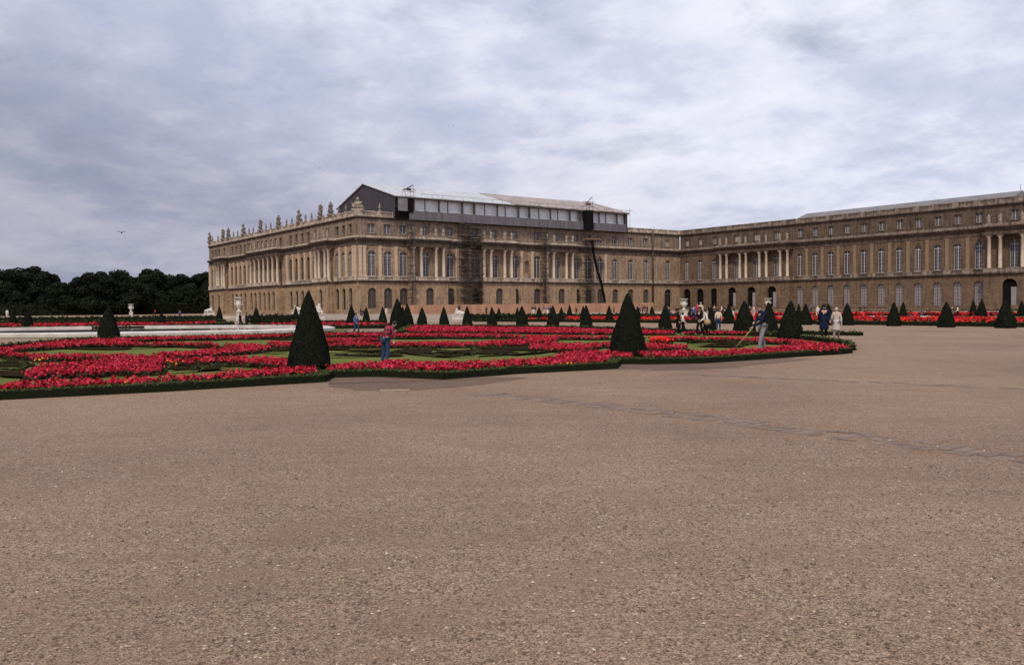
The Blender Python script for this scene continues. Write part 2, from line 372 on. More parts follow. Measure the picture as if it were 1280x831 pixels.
def shaft_mesh(kind, h, mat):
    k = ('c', kind, h, mat)
    if k in WIN: return WIN[k]
    mb = MB()
    if kind == 'column':
        mb.box(-.52, .52, -.52, .52, 0, .28)
        mb.lathe([(.50, .28), (.5, .40), (.42, .46), (.40, .55), (.405, h * .35), (.345, h - .75), (.40, h - .70), (.40, h - .62), (.36, h - .6), (.47, h - .22), (.50, h - .16)], n=14)
        for sx in (-1, 1):
            for sy in (-1, 1): mb.ball((sx * .40, sy * .40, h - .30), .14, n=6, m=4)
        mb.box(-.55, .55, -.55, .55, h - .15, h)
    else:
        mb.box(-.5, .5, -.32, .02, 0, .3); mb.box(-.4, .4, -.24, .02, .3, h - .6); mb.box(-.46, .46, -.30, .02, h - .6, h - .16); mb.box(-.54, .54, -.36, .02, h - .16, h)
    WIN[k] = mb.mesh(kind, mat); return WIN[k]
def put_shaft(kind, fac, parent, sc, y, z0, z1, mat):
    p = fac.P(sc, y) - np.array(parent.location[:2])
    return link(kind, shaft_mesh(kind, round(z1 - z0, 2), mat), parent, (p[0], p[1], z0), fac.ang)

def bands(mb, x0, x1, y, prof, mi=0):
    for (z0, z1, pr) in prof: mb.box(x0, x1, y - pr, y + .6, z0, z1, mi)
CORN_MAIN = [(16.75, 17.05, .10), (17.05, 17.35, .16), (17.353, 18.05, .06), (18.05, 18.25, .30), (18.25, 18.45, .62), (18.45, 18.66, .80)]
CORN_ROOF = [(23.2, 23.45, .12), (23.45, 23.62, .32), (23.62, 23.82, .5)]
LEDGE = [(7.75, 7.95, .08), (7.95, 8.12, .28), (8.12, 8.34, .5)]

# ------------------------------------------------------------------ palace main block
def facade(parent, fac, x0, x1, tag, mats, gwins, mwins, awins, porticos, pil, gops=None):
    """gwins/mwins/awins: centres. porticos: (p0,p1,proj,[columns])"""
    mg, mm, ma, mtrim, mpil = mats
    loc = tuple(np.append(fac.O - np.array(parent.location[:2]), 0))
    def B(mb, nm, mat, lab=None):
        o = mb.build(nm, mat, parent, loc, fac.ang)
        if lab: o['label'] = lab
        return o
    # ground floor wall, stepping forward below the porticos
    g = MB(); segs = []; cur = x0
    for (p0, p1, pr, cols) in porticos:
        if cur < p0: segs.append((cur, p0, 0))
        segs.append((p0, p1, pr)); cur = p1
    if cur < x1: segs.append((cur, x1, 0))
    for (a, b, pr) in segs:
        wall(g, a, b, -.3, 7.8, -pr, gwins)
        if pr:
            g.face([(a, -pr, -.3), (a, -pr, 7.8), (a, 0, 7.8), (a, 0, -.3)]); g.face([(b, 0, -.3), (b, 0, 7.8), (b, -pr, 7.8), (b, -pr, -.3)])
        for o in gwins:
            if a < o[0] < b: g.box(o[0] - .22, o[0] + .22, -pr - .16, -pr + .3, o[3] - .1, o[3] + .62)
    B(g, 'ground_floor_wall', mg)
    pl = MB()
    for (a, b, pr) in segs: pl.box(a, b, -pr - .14, -pr + .3, -.35, .95)
    B(pl, 'plinth', mg)
    m = MB(); wall(m, x0, x1, 8.3, 16.75, 0, mwins)
    for o in mwins:
        m.box(o[0] - .2, o[0] + .2, -.16, .3, o[3] - .05, o[3] + .55)
        m.box(o[0] - o[1] / 2 - .22, o[0] - o[1] / 2 - .02, -.07, .2, o[2], o[3] - o[1] / 2); m.box(o[0] + o[1] / 2 + .02, o[0] + o[1] / 2 + .22, -.07, .2, o[2], o[3] - o[1] / 2)
    B(m, 'main_floor_wall', mm)
    at = MB(); wall(at, x0, x1, 18.6, 23.25, .15, awins)
    for o in awins:
        at.box(o[0] - o[1] / 2 - .2, o[0] + o[1] / 2 + .2, .06, .4, o[3] + .003, o[3] + .2); at.box(o[0] - o[1] / 2 - .2, o[0] + o[1] / 2 + .2, .02, .4, o[2] - .22, o[2] - .003)
    for (s_, k_) in pil: at.box(s_ - .35, s_ + .35, .02, .4, 19.3, 23.2)
    B(at, 'attic_wall', ma)
    le = MB(); co = MB(); ba = MB(); at_base = MB()
    for (a, b, pr) in segs:
        bands(le, a, b, -pr, LEDGE)
        if pr: le.box(a - .3, b + .3, -pr - .497, .3, 8.03, 8.33)
        e0, e1 = (a - .2, b + .2) if pr else (a, b)
        bands(co, e0, e1, -pr, CORN_MAIN)
        if pr:
            for (z0, z1, q) in CORN_MAIN: co.box(e0 - q + .003, e1 + q - .003, -pr - q + .004, .3, z0 + .003, z1 - .003)
        # dentils
        k = e0 + .3
        while k < e1 - .2: co.box(k, k + .28, -pr - .55, -pr, 18.02, 18.24); k += .62
        # balustrade of the main floor: pedestals with balusters between
        k = a
        ba.box(a, b, -pr - .40, -pr - .12, 8.34, 8.5); ba.box(a, b, -pr - .42, -pr - .10, 9.12, 9.3)
        pds = [o[0] for o in mwins if a < o[0] < b] if not pr else [(a + b) / 2]
        edges = [a] + [v for c in pds for v in (c - 1.25, c + 1.25)] + [b]
        for i in range(0, len(edges) - 1, 2):
            if edges[i + 1] > edges[i]: ba.box(edges[i], edges[i + 1], -pr - .38, -pr - .14, 8.5, 9.12)
        for c in pds:
            q = c - 1.1
            while q < c + 1.15: ba.lathe([(.05, 8.5), (.10, 8.68), (.05, 8.95), (.08, 9.12)], (q, -pr - .26, 0), 5); q += .28
        at_base.box(e0, e1, -pr - .05 if not pr else -pr - .2, .2, 18.663, 19.25)
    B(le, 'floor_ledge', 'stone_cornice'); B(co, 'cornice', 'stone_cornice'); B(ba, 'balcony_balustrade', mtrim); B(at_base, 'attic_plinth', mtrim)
    rc = MB(); bands(rc, x0, x1, .15, CORN_ROOF); k = x0
    while k < x1 - .3: rc.box(k, k + .3, -.1, .2, 23.36, 23.6); k += .7
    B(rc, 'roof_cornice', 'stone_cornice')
    rb = MB(); rb.box(x0, x1, -.22, .22, 23.83, 24.12); rb.box(x0, x1, -.24, .24, 24.92, 25.15)
    k = x0
    while k < x1:
        rb.box(k, min(k + 1.6, x1), -.2, .2, 24.12, 24.92); q = k + 1.75
        while q < k + 4.7 and q < x1: rb.box(q, q + .16, -.1, .1, 24.12, 24.92); q += .3
        k += 4.8
    B(rb, 'roof_balustrade', mtrim)
    for (s_, k_) in pil: put_shaft('pilaster', fac, parent, s_, -.01, 9.32, 16.75, mpil)
    for (p0, p1, pr, cols) in porticos:
        for c in cols: put_shaft('column', fac, parent, c, -pr + .62, 8.34, 16.74, 'column_stone' if mtrim == 'stone_trim' else 'column_stone')
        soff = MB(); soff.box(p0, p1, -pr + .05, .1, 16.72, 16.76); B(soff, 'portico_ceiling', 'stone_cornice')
        bd = MB(); bd.box(p0 + .01, p1 - .01, -pr + .61, .0, 7.9, 8.3); B(bd, 'portico_floor', mtrim)

pal = empty('palace', (*PA, 0), 0, 'long three storey palace block with statues along its left roofline under a work roof', 'palace')
op = lambda s_, w, zb, zt, ar=True: (s_, w, zb, zt, ar)
# south front (113 m)
sg = [4.2, 8.6, 13.0]; sg = [3.9, 8.3, 12.7, 19.1, 26.4, 34.2, 40.5, 47.2, 54.8, 61.9, 69.2, 73.6, 78.2, 84.2, 90.5, 96.9]
smw = [3.9, 8.3, 12.7, 19.1, 26.4, 34.2, 40.5, 47.2, 54.8, 61.9, 69.2, 73.6, 78.2, 84.0, 90.5, 96.9, 106.5]
S_g = [op(s_, 2.3, 1.4, 6.5) for s_ in sg] + [op(106.5, 2.9, .2, 6.6)]
S_m = [op(s_, 2.15, 9.35, 15.6) for s_ in smw] + [op(51.2, 1.5, 10.6, 14.2), op(30.3, 1.5, 10.6, 14.2)]
S_a = [op(s_, 1.9, 19.85, 22.1, False) for s_ in smw]
S_port = [(13.85, 24.4, 2.0, [14.7, 17.0, 21.3, 23.55]), (35.1, 45.9, 2.0, [36.0, 38.3, 42.7, 45.0]), (56.4, 67.4, 2.0, [57.3, 59.6, 64.2, 66.5])]
S_pil = [(x, 0) for x in (.8, 1.9, 6.1, 10.5, 25.0 + .1, 28.2, 32.4, 46.4 - .6, 49.2, 53.0, 71.4, 75.9, 80.2, 81.4)]
S_pil = [(x, 0) for x in (.8, 1.9, 6.1, 10.5, 28.4, 32.2, 49.3, 53.0, 71.4, 75.9, 80.2)]
facade(pal, FS, 0, 111.98, 'south', ('stone_ground', 'stone_main', 'stone_attic', 'stone_trim', 'pilaster_stone'), S_g, S_m, S_a, S_port, S_pil)
for o in S_g:
    inp = any(p[0] < o[0] < p[1] for p in S_port)
    put_window('ground_floor_window', FS, pal, *o, y=(-2 + .42 if inp else .42), glass='dark_void' if o[0] > 100 else 'brown_shutter', nz=5, frame=True)
for o in S_m:
    if o[1] < 1.6: put_window('niche', FS, pal, *o, y=.48, glass='stone_dark', frame=False)
    else: put_window('main_floor_window', FS, pal, *o, nz=6)
for o in S_a: put_window('attic_window', FS, pal, *o, y=.55, nz=3, glass='attic_blind' if o[0] > 100 else 'window_glass', frame=o[0] < 100)
# west (garden) front: local x runs from -121.5 (far north end) to 0 (corner)
LW = 121.5
wc = [4.1, 8.4, 12.4 - .1] + [26.2, 30.4, 34.6, 38.8, 43.0] + [51.2, 55.0, 58.9, 62.7, 66.5, 70.3 - .6]
wc = [3.9, 7.9, 11.7, 17.6, 26.0, 30.3, 34.6, 38.9, 43.2, 51.2, 55.0, 58.9, 62.7, 66.6, 70.3, 78.3, 82.6, 86.9, 91.2, 95.5, 103.9, 109.8, 113.6, 117.6]
W_m = [op(-s_, 1.9, 9.35, 15.5) for s_ in wc]; W_g = [op(-s_, 1.9, 1.2, 6.5) for s_ in wc]; W_a = [op(-s_, 1.6, 19.85, 22.1, False) for s_ in wc]
W_port = [(-22.9, -12.9, 2.0, [-13.8, -16.0, -19.7, -22.0]), (-72.6, -48.4, 2.2, [-49.5, -53.1, -56.9, -60.75, -64.6, -68.4, -72.0 + .2]), (-108.8, -98.8, 2.0, [-99.7, -102, -105.6, -107.9])]
W_port = [(-p[1], -p[0], p[2], p[3]) for p in [(12.9, 22.9, 2.0, [-13.8, -16.0, -19.7, -22.0]), (48.4, 73.1, 2.2, [-49.3, -53.1, -56.95, -60.75, -64.55, -68.4, -72.2]), (98.8, 108.8, 2.0, [-99.7, -102, -105.6, -107.9])]]
W_port.sort()
W_pil = [(-x, 0) for x in (.8, 1.9, 5.9, 9.8, 24.0, 28.1, 32.4, 36.7, 41.0, 45.5, 76.0, 80.4, 84.7, 89.0, 93.3, 97.4, 111.7, 115.6, 119.6, 120.7)]
facade(pal, FW, -LW, 0, 'west', ('stone_ground', 'stone_main', 'stone_attic', 'stone_trim', 'pilaster_stone'), W_g, W_m, W_a, W_port, W_pil)
for i, o in enumerate(W_g):
    pr = next((p[2] for p in W_port if p[0] < o[0] < p[1]), 0)
    put_window('ground_floor_window', FW, pal, *o, y=.49 - pr, nz=3, glass='dark_void' if i % 3 else 'brown_shutter', fm_='dark_plank')
for o in W_m: put_window('main_floor_window', FW, pal, *o, nz=6, glass='window_glass' if o[0] > -12 else 'door_glass', fm_='frame_paint' if o[0] > -12 else 'dark_plank')
for o in W_a: put_window('attic_window', FW, pal, *o, y=.55, nz=3, fm_='frame_dull')
# body behind the facades: roof deck and back walls
bk = MB()
bk.box(.7, 112, .8, 36, 23.3, 24.0); bk.box(.7, 32, 36, 121, 23.3, 24.0)
bk.build('roof_deck', 'roof_lead', pal, (0, 0, 0), A_ANG)
bk = MB(); bk.box(32, 112, 35.5, 36, -.3, 23.3); bk.box(31.5, 32, 36, 121, -.3, 23.3); bk.box(1, 32, 120.8, 121.3, -.3, 23.3)
bk.build('rear_wall', 'stone_main', pal, (0, 0, 0), A_ANG)
dp = MB(); dp.bar((99.5, -.35, 0), (99.5, -.35, 24.3), .28, n=6); dp.build('drainpipe', 'dark_plank', pal, (0, 0, 0), A_ANG)
# corner stage: a lower flat roof parapet on the last bays is the same balustrade; thin lightning poles
lp = MB(); lp.bar((101, .5, 24), (101, .5, 26), .05); lp.build('rooftop_pole', 'iron', pal, (0, 0, 0), A_ANG)

# ------------------------------------------------------------------ south wing
wing = empty('palace_wing', (*PB, 0), 0, 'darker stone palace wing running towards the right edge, with a low lead roof', 'palace')
gw = [44.4 + 4.8 * k for k in range(11)] ; gw = [x for x in gw if x < 94]
gp2 = [100.1, 107.3, 114.5]
WL = 150
G_main = [2.9, 8.3, 14.0, 22.45, 29.5, 36.65] + gw + gp2 + [122.5 + 4.8 * k for k in range(6)]
G_m = [op(s_, 1.85, 9.35, 15.5) for s_ in G_main]
G_g = [op(s_, 2.9, .1, 6.6) for s_ in (2.9, 8.3, 14.0)] + [op(s_, 3.0, .1, 6.7) for s_ in (22.45, 29.5, 36.65)] + [op(s_, 2.05, .75, 6.55) for s_ in gw] + [op(s_, 3.2, .1, 6.9) for s_ in gp2] + [op(122.5 + 4.8 * k, 2.05, .75, 6.55) for k in range(6)]
G_a = [op(s_, 1.5, 20.0, 22.2, False) for s_ in G_main]
G_port = [(16.7, 42.4, 2.0, [17.6, 20.0, 24.9, 27.1, 31.9, 34.3, 39.0, 41.4]), (94.5, 120.2, 2.0, [95.4, 97.8, 102.5, 104.8, 109.6, 112, 116.8, 119.2])]
G_pil = [(x, 0) for x in [46.8 + 4.8 * k for k in range(10)]] 
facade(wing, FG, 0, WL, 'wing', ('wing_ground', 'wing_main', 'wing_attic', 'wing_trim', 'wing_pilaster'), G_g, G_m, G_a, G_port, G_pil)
for o in G_g:
    pr = next((p[2] for p in G_port if p[0] < o[0] < p[1]), 0)
    if o[1] > 2.5:
        put_window('passage_arch', FG, wing, *o, y=.49 - pr, glass='dark_void', frame=False)
        if o[0] > 20:
            d = MB(); d.box(.2, 1.35, -.12, -.02, .1, 4.9); p = FG.P(o[0], .49 - pr) - PB
            d.build('grey_door', 'blind', wing, (p[0], p[1], .1), FG.ang)
    else: put_window('ground_floor_window', FG, wing, *o, y=.40, glass='blind', nz=6)
for o in G_m: put_window('main_floor_window', FG, wing, *o, nz=6)
for o in G_a: put_window('attic_window', FG, wing, *o, y=.55, nz=3, glass='attic_blind' if o[0] < 34 and o[0] not in (14.0,) else 'window_glass', frame=o[0] > 34 or o[0] == 14.0)
rf = MB()
rf.face([(42, .8, 24.9), (99, .8, 24.9), (99, 6.5, 27.0), (42, 6.5, 27.0)]); rf.face([(42, 6.5, 27.0), (99, 6.5, 27.0), (99, 14, 24.2), (42, 14, 24.2)])
rf.face([(42, .8, 24.9), (42, 6.5, 27.0), (42, 14, 24.2)]); rf.face([(99, .8, 24.9), (99, 14, 24.2), (99, 6.5, 27.0)])
rf.box(0, WL, .8, 20, 23.2, 24.1); rf.build('lead_roof', 'roof_lead', wing, (0, 0, 0), FG.ang)
rr = MB(); rr.box(0, WL, 19.5, 20, -.3, 23.2); rr.box(WL - .5, WL, .6, 20, -.3, 23.2); rr.build('rear_wall', 'wing_main', wing, (0, 0, 0), FG.ang)
fi = MB(); fi.bar((98.5, 6.5, 27), (98.5, 6.5, 28.4), .05); fi.build('finial', 'iron', wing, (0, 0, 0), FG.ang)
# statues standing before the attic, over the porticos
def figure_mesh(seed, mat='statue_stone', h=2.3):
    r_ = random.Random(seed); mb = MB(); st = random.getstate(); random.seed(seed)
    mb.box(-.42, .42, -.36, .36, 0, .22)
    l = r_.uniform(-.08, .08)
    mb.lathe([(.34, .22), (.36, .5), (.30, .9), (.27, 1.15), (.31, 1.45), (.34, 1.72), (.22, 1.86), (.10, 1.92)], (l * .5, 0, 0), 9)
    mb.ball((l * 1.6, -.02, 2.06), (.15, .16, .19), jit=.05)
    a = r_.choice([-1, 1])
    mb.bar((a * .3, 0, 1.75), (a * .46, -.12, 1.38), .09, n=6, r2=.07); mb.bar((a * .46, -.12, 1.38), (a * .22, -.3, 1.2), .07, n=6, r2=.055)
    mb.bar((-a * .3, 0, 1.75), (-a * .5, -.05, 1.95 if r_.random() < .4 else 1.35), .09, n=6, r2=.07)
    mb.ball((a * .1, .05, .8), (.36, .3, .55), jit=.14)
    random.setstate(st)
    return mb.mesh('figure', mat)
FIG = [figure_mesh(k) for k in range(5)]
n_ = 0
def put_statue(fac, x, y, z, label, group, sc=1, mesh=None, name='statue', rz=0):
    global n_; n_ += 1
    p = fac.P(x, y); o = link(name, mesh or FIG[n_ % 5], None, (p[0], p[1], z), fac.ang + rz); o.scale = (sc,) * 3
    return setp(o, label, 'statue', group)
ordn = ['first', 'second', 'third', 'fourth', 'fifth', 'sixth', 'seventh', 'eighth', 'ninth', 'tenth', 'eleventh', 'twelfth', 'thirteenth', 'fourteenth', 'fifteenth', 'sixteenth', 'seventeenth', 'eighteenth', 'nineteenth', 'twentieth']
pn = ['left portico with the steps behind it', 'middle portico', 'right portico beside the rubbish chute']
pn = ['left', 'middle', 'right']
for i, pt in enumerate(S_port):
    for j, c in enumerate(pt[3]): put_statue(FS, c, -1.5, 19.25, f'{ordn[j]} statue from the left above the {pn[i]} portico below the work roof', 'statues before the attic of the main block', 1.08)
for j, c in enumerate(G_port[0][3]): put_statue(FG, c, -1.5, 19.25, f'{ordn[j]} stone statue from the left above the eight column portico of the darker wing', 'statues before the attic of the wing')
for j, c in enumerate(G_port[1][3][:3]): put_statue(FG, c, -1.5, 19.25, f'{ordn[j]} statue from the left over the portico cut by the right edge', 'statues before the attic of the wing')
for pt, nm in ((W_port[2], 'nearest'), (W_port[1], 'central')):
    for j, c in enumerate(sorted(pt[3])): put_statue(FW, c, -1.5, 19.25, f'{ordn[j]} statue from the left over the {nm} portico of the garden front', 'statues before the attic of the garden front', 1.05, None)

# trophies and urns along the parapet of the west front
def trophy_mesh(seed):
    st = random.getstate(); random.seed(seed); mb = MB()
    mb.box(-1.0, 1.0, -.5, .5, 0, .5)
    for k in range(14):
        t = random.random(); mb.ball((random.uniform(-.75, .75) * (1 - t * .75), random.uniform(-.3, .3), .6 + t * 2.2), (random.uniform(.22, .42), .3, random.uniform(.25, .5)), n=7, m=5, jit=.18)
    mb.lathe([(.35, .5), (.42, 1.3), (.36, 2.1), (.2, 2.5), (.22, 2.8), (.27, 3.0), (.1, 3.35)], n=8)
    for k in range(6):
        a = random.uniform(-.9, .9); mb.bar((a * .3, 0, 1.0), (a * 1.2, random.uniform(-.2, .2), 2.6 - abs(a) * .6), .07, n=5)
    mb.ball((-.55, -.3, 1.2), (.42, .14, .5), n=9, m=6); mb.ball((.6, -.25, 1.0), (.4, .14, .42), n=9, m=6)
    random.setstate(st); return mb.mesh('trophy', 'statue_dark')
def urn_mesh(mat='statue_dark', h=2.1):
    mb = MB(); mb.box(-.3, .3, -.3, .3, 0, .35); k = h / 2.1
    mb.lathe([(.2, .35), (.1, .5), (.1, .58 * k), (.27, .85 * k), (.30, 1.1 * k), (.2, 1.3 * k), (.13, 1.45 * k), (.22, 1.55 * k), (.2, 1.62 * k), (.06, 1.75 * k), (.10, 1.9 * k), (.02, 2.1 * k)], n=10)
    return mb.mesh('urn', mat)
TR = [trophy_mesh(k) for k in (1, 2, 3)]; UR = urn_mesh(); UR2 = urn_mesh('statue_stone')
items = [(119.8, 't'), (116.5, 'u'), (110.2, 'u'), (104.4, 't'), (98.5, 't'), (93.3, 'u'), (89.0, 'u'), (83.1, 't'), (77.8, 'u'), (73.9, 'u'), (67.2, 't'), (62.5, 'u'), (58.4, 'u'), (51.9, 't'), (45.7, 'u'), (41.6, 'u'), (36.3, 't'), (31.7, 'u'), (27.5, 'u'), (21.5, 't'), (15.0, 't'), (10.2, 'u'), (5.9, 'u')]
nt_ = nu_ = 0
for k, (s_, ty) in enumerate(items):
    p = FW.P(-s_, 0)
    if ty == 't':
        o = link('stone_trophy', TR[nt_ % 3], None, (*p, 25.16), FW.ang); o.scale = (1.2, 1.2, 1.08); setp(o, f'{ordn[nt_]} bulky carved trophy from the left on the garden front parapet, dark against the sky', 'roof sculpture', 'trophies on the parapet'); nt_ += 1
    else:
        o = link('stone_urn', UR, None, (*p, 25.16), FW.ang); setp(o, f'{ordn[nu_]} slim stone urn from the left on the garden front parapet', 'urn', 'urns on the parapet'); nu_ += 1
p = FW.P(-.6, .7); o = link('stone_trophy', TR[0].copy(), None, (*p, 25.16), FW.ang + .8); o.data.materials[0] = MATS['statue_stone']; o.scale = (1.5, 1.2, .95)
setp(o, 'big pale carved trophy on the roof corner, in front of the dark gable', 'roof sculpture')
for s_, lab in ((6.2, 'pale stone urn on the parapet in front of the middle of the dark gable'), (10.6, 'pale stone urn on the parapet at the right end of the dark gable')):
    p = FS.P(s_, 0); setp(link('stone_urn', UR2, None, (*p, 25.16), FS.ang), lab, 'urn')

# ------------------------------------------------------------------ temporary work roof
tr = empty('temporary_roof', (*PA, 24), 0, 'temporary pitched work roof with dark corrugated gable and a glazed gallery over the palace', 'work roof')
X0, X1, YS, YR, YN = 9.8, 88.0, -1.3, 16, 32.5
ZE, ZR = 29.3 - 24, 34.2 - 24
def TB(mb, n, m, lab=None):
    o = mb.build(n, m, tr, (0, 0, 0), A_ANG)
    if lab: o['label'] = lab
    return o
def slab(mb, a, b, y0, z0, y1, z1, th=.18):
    mb.face([(a, y0, z0), (b, y0, z0), (b, y1, z1), (a, y1, z1)]); mb.face([(a, y0, z0 - th), (a, y1, z1 - th), (b, y1, z1 - th), (b, y0, z0 - th)])
    mb.face([(a, y0, z0 - th), (b, y0, z0 - th), (b, y0, z0), (a, y0, z0)]); mb.face([(a, y0, z0), (a, y1, z1), (a, y1, z1 - th), (a, y0, z0 - th)]); mb.face([(b, y0, z0), (b, y0, z0 - th), (b, y1, z1 - th), (b, y1, z1)])
g = MB(); slab(g, X0 - .35, 46, YS - .5, ZE - .12, YR, ZR); TB(g, 'roof_sheeting', 'roof_bright', 'bright bluish white part of the sheet roof')
g = MB()
xs = np.linspace(46, X1 + .35, 15)
for a, b in zip(xs[:-1], xs[1:]): j = random.uniform(0, .12); slab(g, a, b + .05, YS - .5, ZE - .12 + j, YR, ZR + j)
TB(g, 'roof_sheeting', 'roof_rusty', 'weathered brown part of the sheet roof')
g = MB(); slab(g, X0 - .35, X1 + .35, YR, ZR - .01, YN + .5, ZE - .12); TB(g, 'rear_roof_slope', 'roof_rusty')
g = MB()
for x in (X0, X1): g.face([(x, YS, -.5), (x, YN, -.5), (x, YN, ZE - .2), (x, YR, ZR - .2), (x, YS, ZE - .2)])
TB(g, 'gable_wall', 'gable_sheet')
g = MB(); g.box(X0 + 3.9, X1 - .5, YS - .12, YS, 23.5 - 24, 25.75 - 24); g.face([(X1, YS, -.5), (X1, 4, -.5), (X1, 4, 1.7), (X1, YS, 1.7)]); TB(g, 'gallery_parapet', 'gallery_sheet')
g = MB(); g.box(X0 + 3.9, X1 - .5, YS + .05, 1.2, -.52, -.42); TB(g, 'gallery_deck', 'dark_plank')
g = MB(); g.box(X0 + 5, X1 - .5, YS + 1.0, YS + 1.05, 1.0, ZE - .3); TB(g, 'translucent_sheeting', 'plastic_sheet')
g = MB(); g.box(X0 - .2, X1 + .3, YS - .45, YS - .3, ZE - .55, ZE - .2)
x = X0 + 5.2; k = 0
while x < X1:
    w_ = (.32, .1, .22, .1, .3)[k % 5]; g.box(x - w_, x + w_, YS - .06, YS + .2, 1.7, ZE - .2); x += (3.3, 4.1, 2.6, 4.4, 3.7)[k % 5]; k += 1
g.box(X0 + 5, X1, YS - .02, YS + .1, ZE - .62, ZE - .45)
TB(g, 'gallery_posts', 'scaffold_pipe')
g = MB(); g.box(X0 + .6, X0 + 3.2, YS - .5, YS - .4, 1.5, ZE - .7); TB(g, 'hanging_sheet', 'grey_lead')
g = MB(); g.box(X0 + 3.3, X0 + 5.0, YS - .3, YS + 1.0, 1.2, ZE - .6); g.box(X0 + .1, X0 + 4, YS + .3, YS + .4, -.5, 2.4); TB(g, 'dark_bay', 'dark_void')
g = MB()
for x in np.arange(17, 88, 3.1): g.bar((x, YS - .45, ZE - .1), (x, YS - .45, ZE + .75), .04)
g.bar((17, YS - .45, ZE + .72), (88.5, YS - .45, ZE + .72), .035)
g.bar((88.6, YS - .4, 1), (88.6, YS - .4, ZE + 1.4), .07); g.bar((87, YS - .4, ZE + .6), (90, YS - .4, ZE + .6), .05)
TB(g, 'guard_rail', 'scaffold_pipe')
# hoists on the roof edge
def hoist(x, label, big=1.0):
    p = FS.P(x, YS); h = empty('roof_hoist', (*p, 24 + ZE), A_ANG, label, 'hoist', 'hoists on the temporary roof')
    f = MB()
    for (a, b) in ((-1.2, -.6), (-1.2, .9), (1.2, -.6), (1.2, .9)): f.bar((a, b, 0), (a, b, 1.5 * big), .06)
    f.bar((-1.8, -.6, 1.0), (1.8, -.6, 1.0), .05); f.bar((-1.8, -.6, 1.5 * big), (2.0, -.6, 1.5 * big), .06); f.bar((-1.2, -.6, 0), (1.2, -.6, 1.5), .04)
    f.build('frame', 'scaffold_pipe', h)
    f = MB(); f.bar((-1.5, -.2, 1.3), (1.2, -.4, 2.5 * big), .13); f.bar((1.2, -.4, 2.5 * big), (1.3, -.4, 1.6), .04); f.box(-.5, .6, -.5, .1, 1.35, 1.9); f.build('jib', 'scaffold_pipe', h)
hoist(13.5, 'small roof hoist standing at the left end of the bright sheeting', 1.1); hoist(72.5, 'larger roof hoist with raised jib above the rubbish chute', 1.5)

# ------------------------------------------------------------------ scaffolds
def scaffold(x0, x1, y0, y1, z1, nx, label, stairs=False, net=False):
    p = FS.P(x0, y0); s_ = empty('scaffold', (*p, 0), A_ANG, label, 'scaffold', 'scaffolds against the palace front')
    w = x1 - x0; d = y1 - y0; xs = np.linspace(0, w, nx); f = MB()
    for x in xs:
        for y in (0, d): f.bar((x, y, 0), (x, y, z1), .055)
    z = 2.0
    k = 0
    while z < z1:
        for y in (0, d): f.bar((0, y, z), (w, y, z), .045); f.bar((0, y, z + 1.0), (w, y, z + 1.0), .03)
        for x in xs: f.bar((x, 0, z), (x, d, z), .05)
        dk = MB(); dk.box(0, w, .05, d - .05, z - .12, z - .04)
        if stairs: a, b = ((.3, w - .3) if k % 2 else (w - .3, .3)); dk.bar((a, d * .4, z), (b, d * .4, min(z + 2, z1)), .14)
        dk.build('deck', 'dark_plank', s_)
        f.bar((0, 0, z), (w, 0, z + 2), .04) if k % 2 else f.bar((w, 0, z), (0, 0, z + 2), .04)
        z += 2.0; k += 1
    f.build('tubes', 'scaffold_pipe', s_)
    return s_
scaffold(12.6, 14.0, -3.6, -2.2, 23.4, 2, 'narrow scaffold tower left of the first portico, full height')
scaffold(28.0, 34.8, -2.6, -.9, 23.4, 3, 'wide scaffold with zigzag stairs between the left and middle porticos', True)
scaffold(54.6, 56.4, -3.0, -1.4, 23.4, 2, 'narrow scaffold tower left of the right portico, full height')
scaffold(70.2, 73.4, -2.6, -1.0, 23.4, 2, 'scaffold tower behind the rubbish chute below the big hoist')
b = MB(); b.box(70.6, 73.2, -2.8, -1.0, -.5, 5.0); p = FS.P(0, 0)
o = b.build('lift_cage', 'dark_void', tr, (0, 0, 0), A_ANG)
ch = empty('rubbish_chute', (*FS.P(71.9, -3.4), 0), A_ANG, 'black rubbish chute slanting down the palace front from a yellow planked platform', 'chute')
c = MB(); pts = [(0.2, 0, 20.4), (.6, -.1, 17), (1.6, -.3, 12.5), (3.2, -.5, 8), (4.3, -.6, 3.4), (4.4, -.6, .8)]
for a, b_ in zip(pts[:-1], pts[1:]): c.bar(a, b_, .42, n=8, r2=.36)
c.build('tube', 'dark_void', ch)
c = MB(); c.box(-2.6, 3.2, -.8, 1.2, 20.5, 20.75); c.build('platform', 'plank', ch)
c = MB(); c.box(-2.8, 3.4, -.7, 1.1, 20.25, 20.497)
for x in (-2.5, 0, 3): c.bar((x, -.7, 20.5), (x, -.7, 21.7), .05); c.bar((x, .6, 19.2), (x * .4, 1.0, 16.5), .06)
c.build('bracket', 'scaffold_pipe', ch)

# ------------------------------------------------------------------ ground
def sheet(name, pts, mat, z=0, kind='structure'):
    me = bpy.data.meshes.new(name); me.from_pydata([(p[0], p[1], z) for p in pts], [], [tuple(range(len(pts)))]); me.materials.append(MATS[mat])
    o = link(name, me); 
    if kind: o['kind'] = kind
    return o
g = MB(); g.face([(-1500, -60, 0), (1500, -60, 0), (1500, 2500, 0), (-1500, 2500, 0)]); o = g.build('ground', 'gravel'); o['kind'] = 'structure'
G = ground
def gp(pts, z=0): return [tuple(G(x, y, z)) for x, y in pts]
def ragged(pts):
    P = gp(pts); out = []
    for i, p in enumerate(P):
        q = P[(i + 1) % len(P)]; n = max(2, int(math.dist(p, q) / .12))
        for k in range(n): t = k / n; out.append((p[0] + (q[0] - p[0]) * t + random.uniform(-.05, .05), p[1] + (q[1] - p[1]) * t + random.uniform(-.12, .12)))
    return out
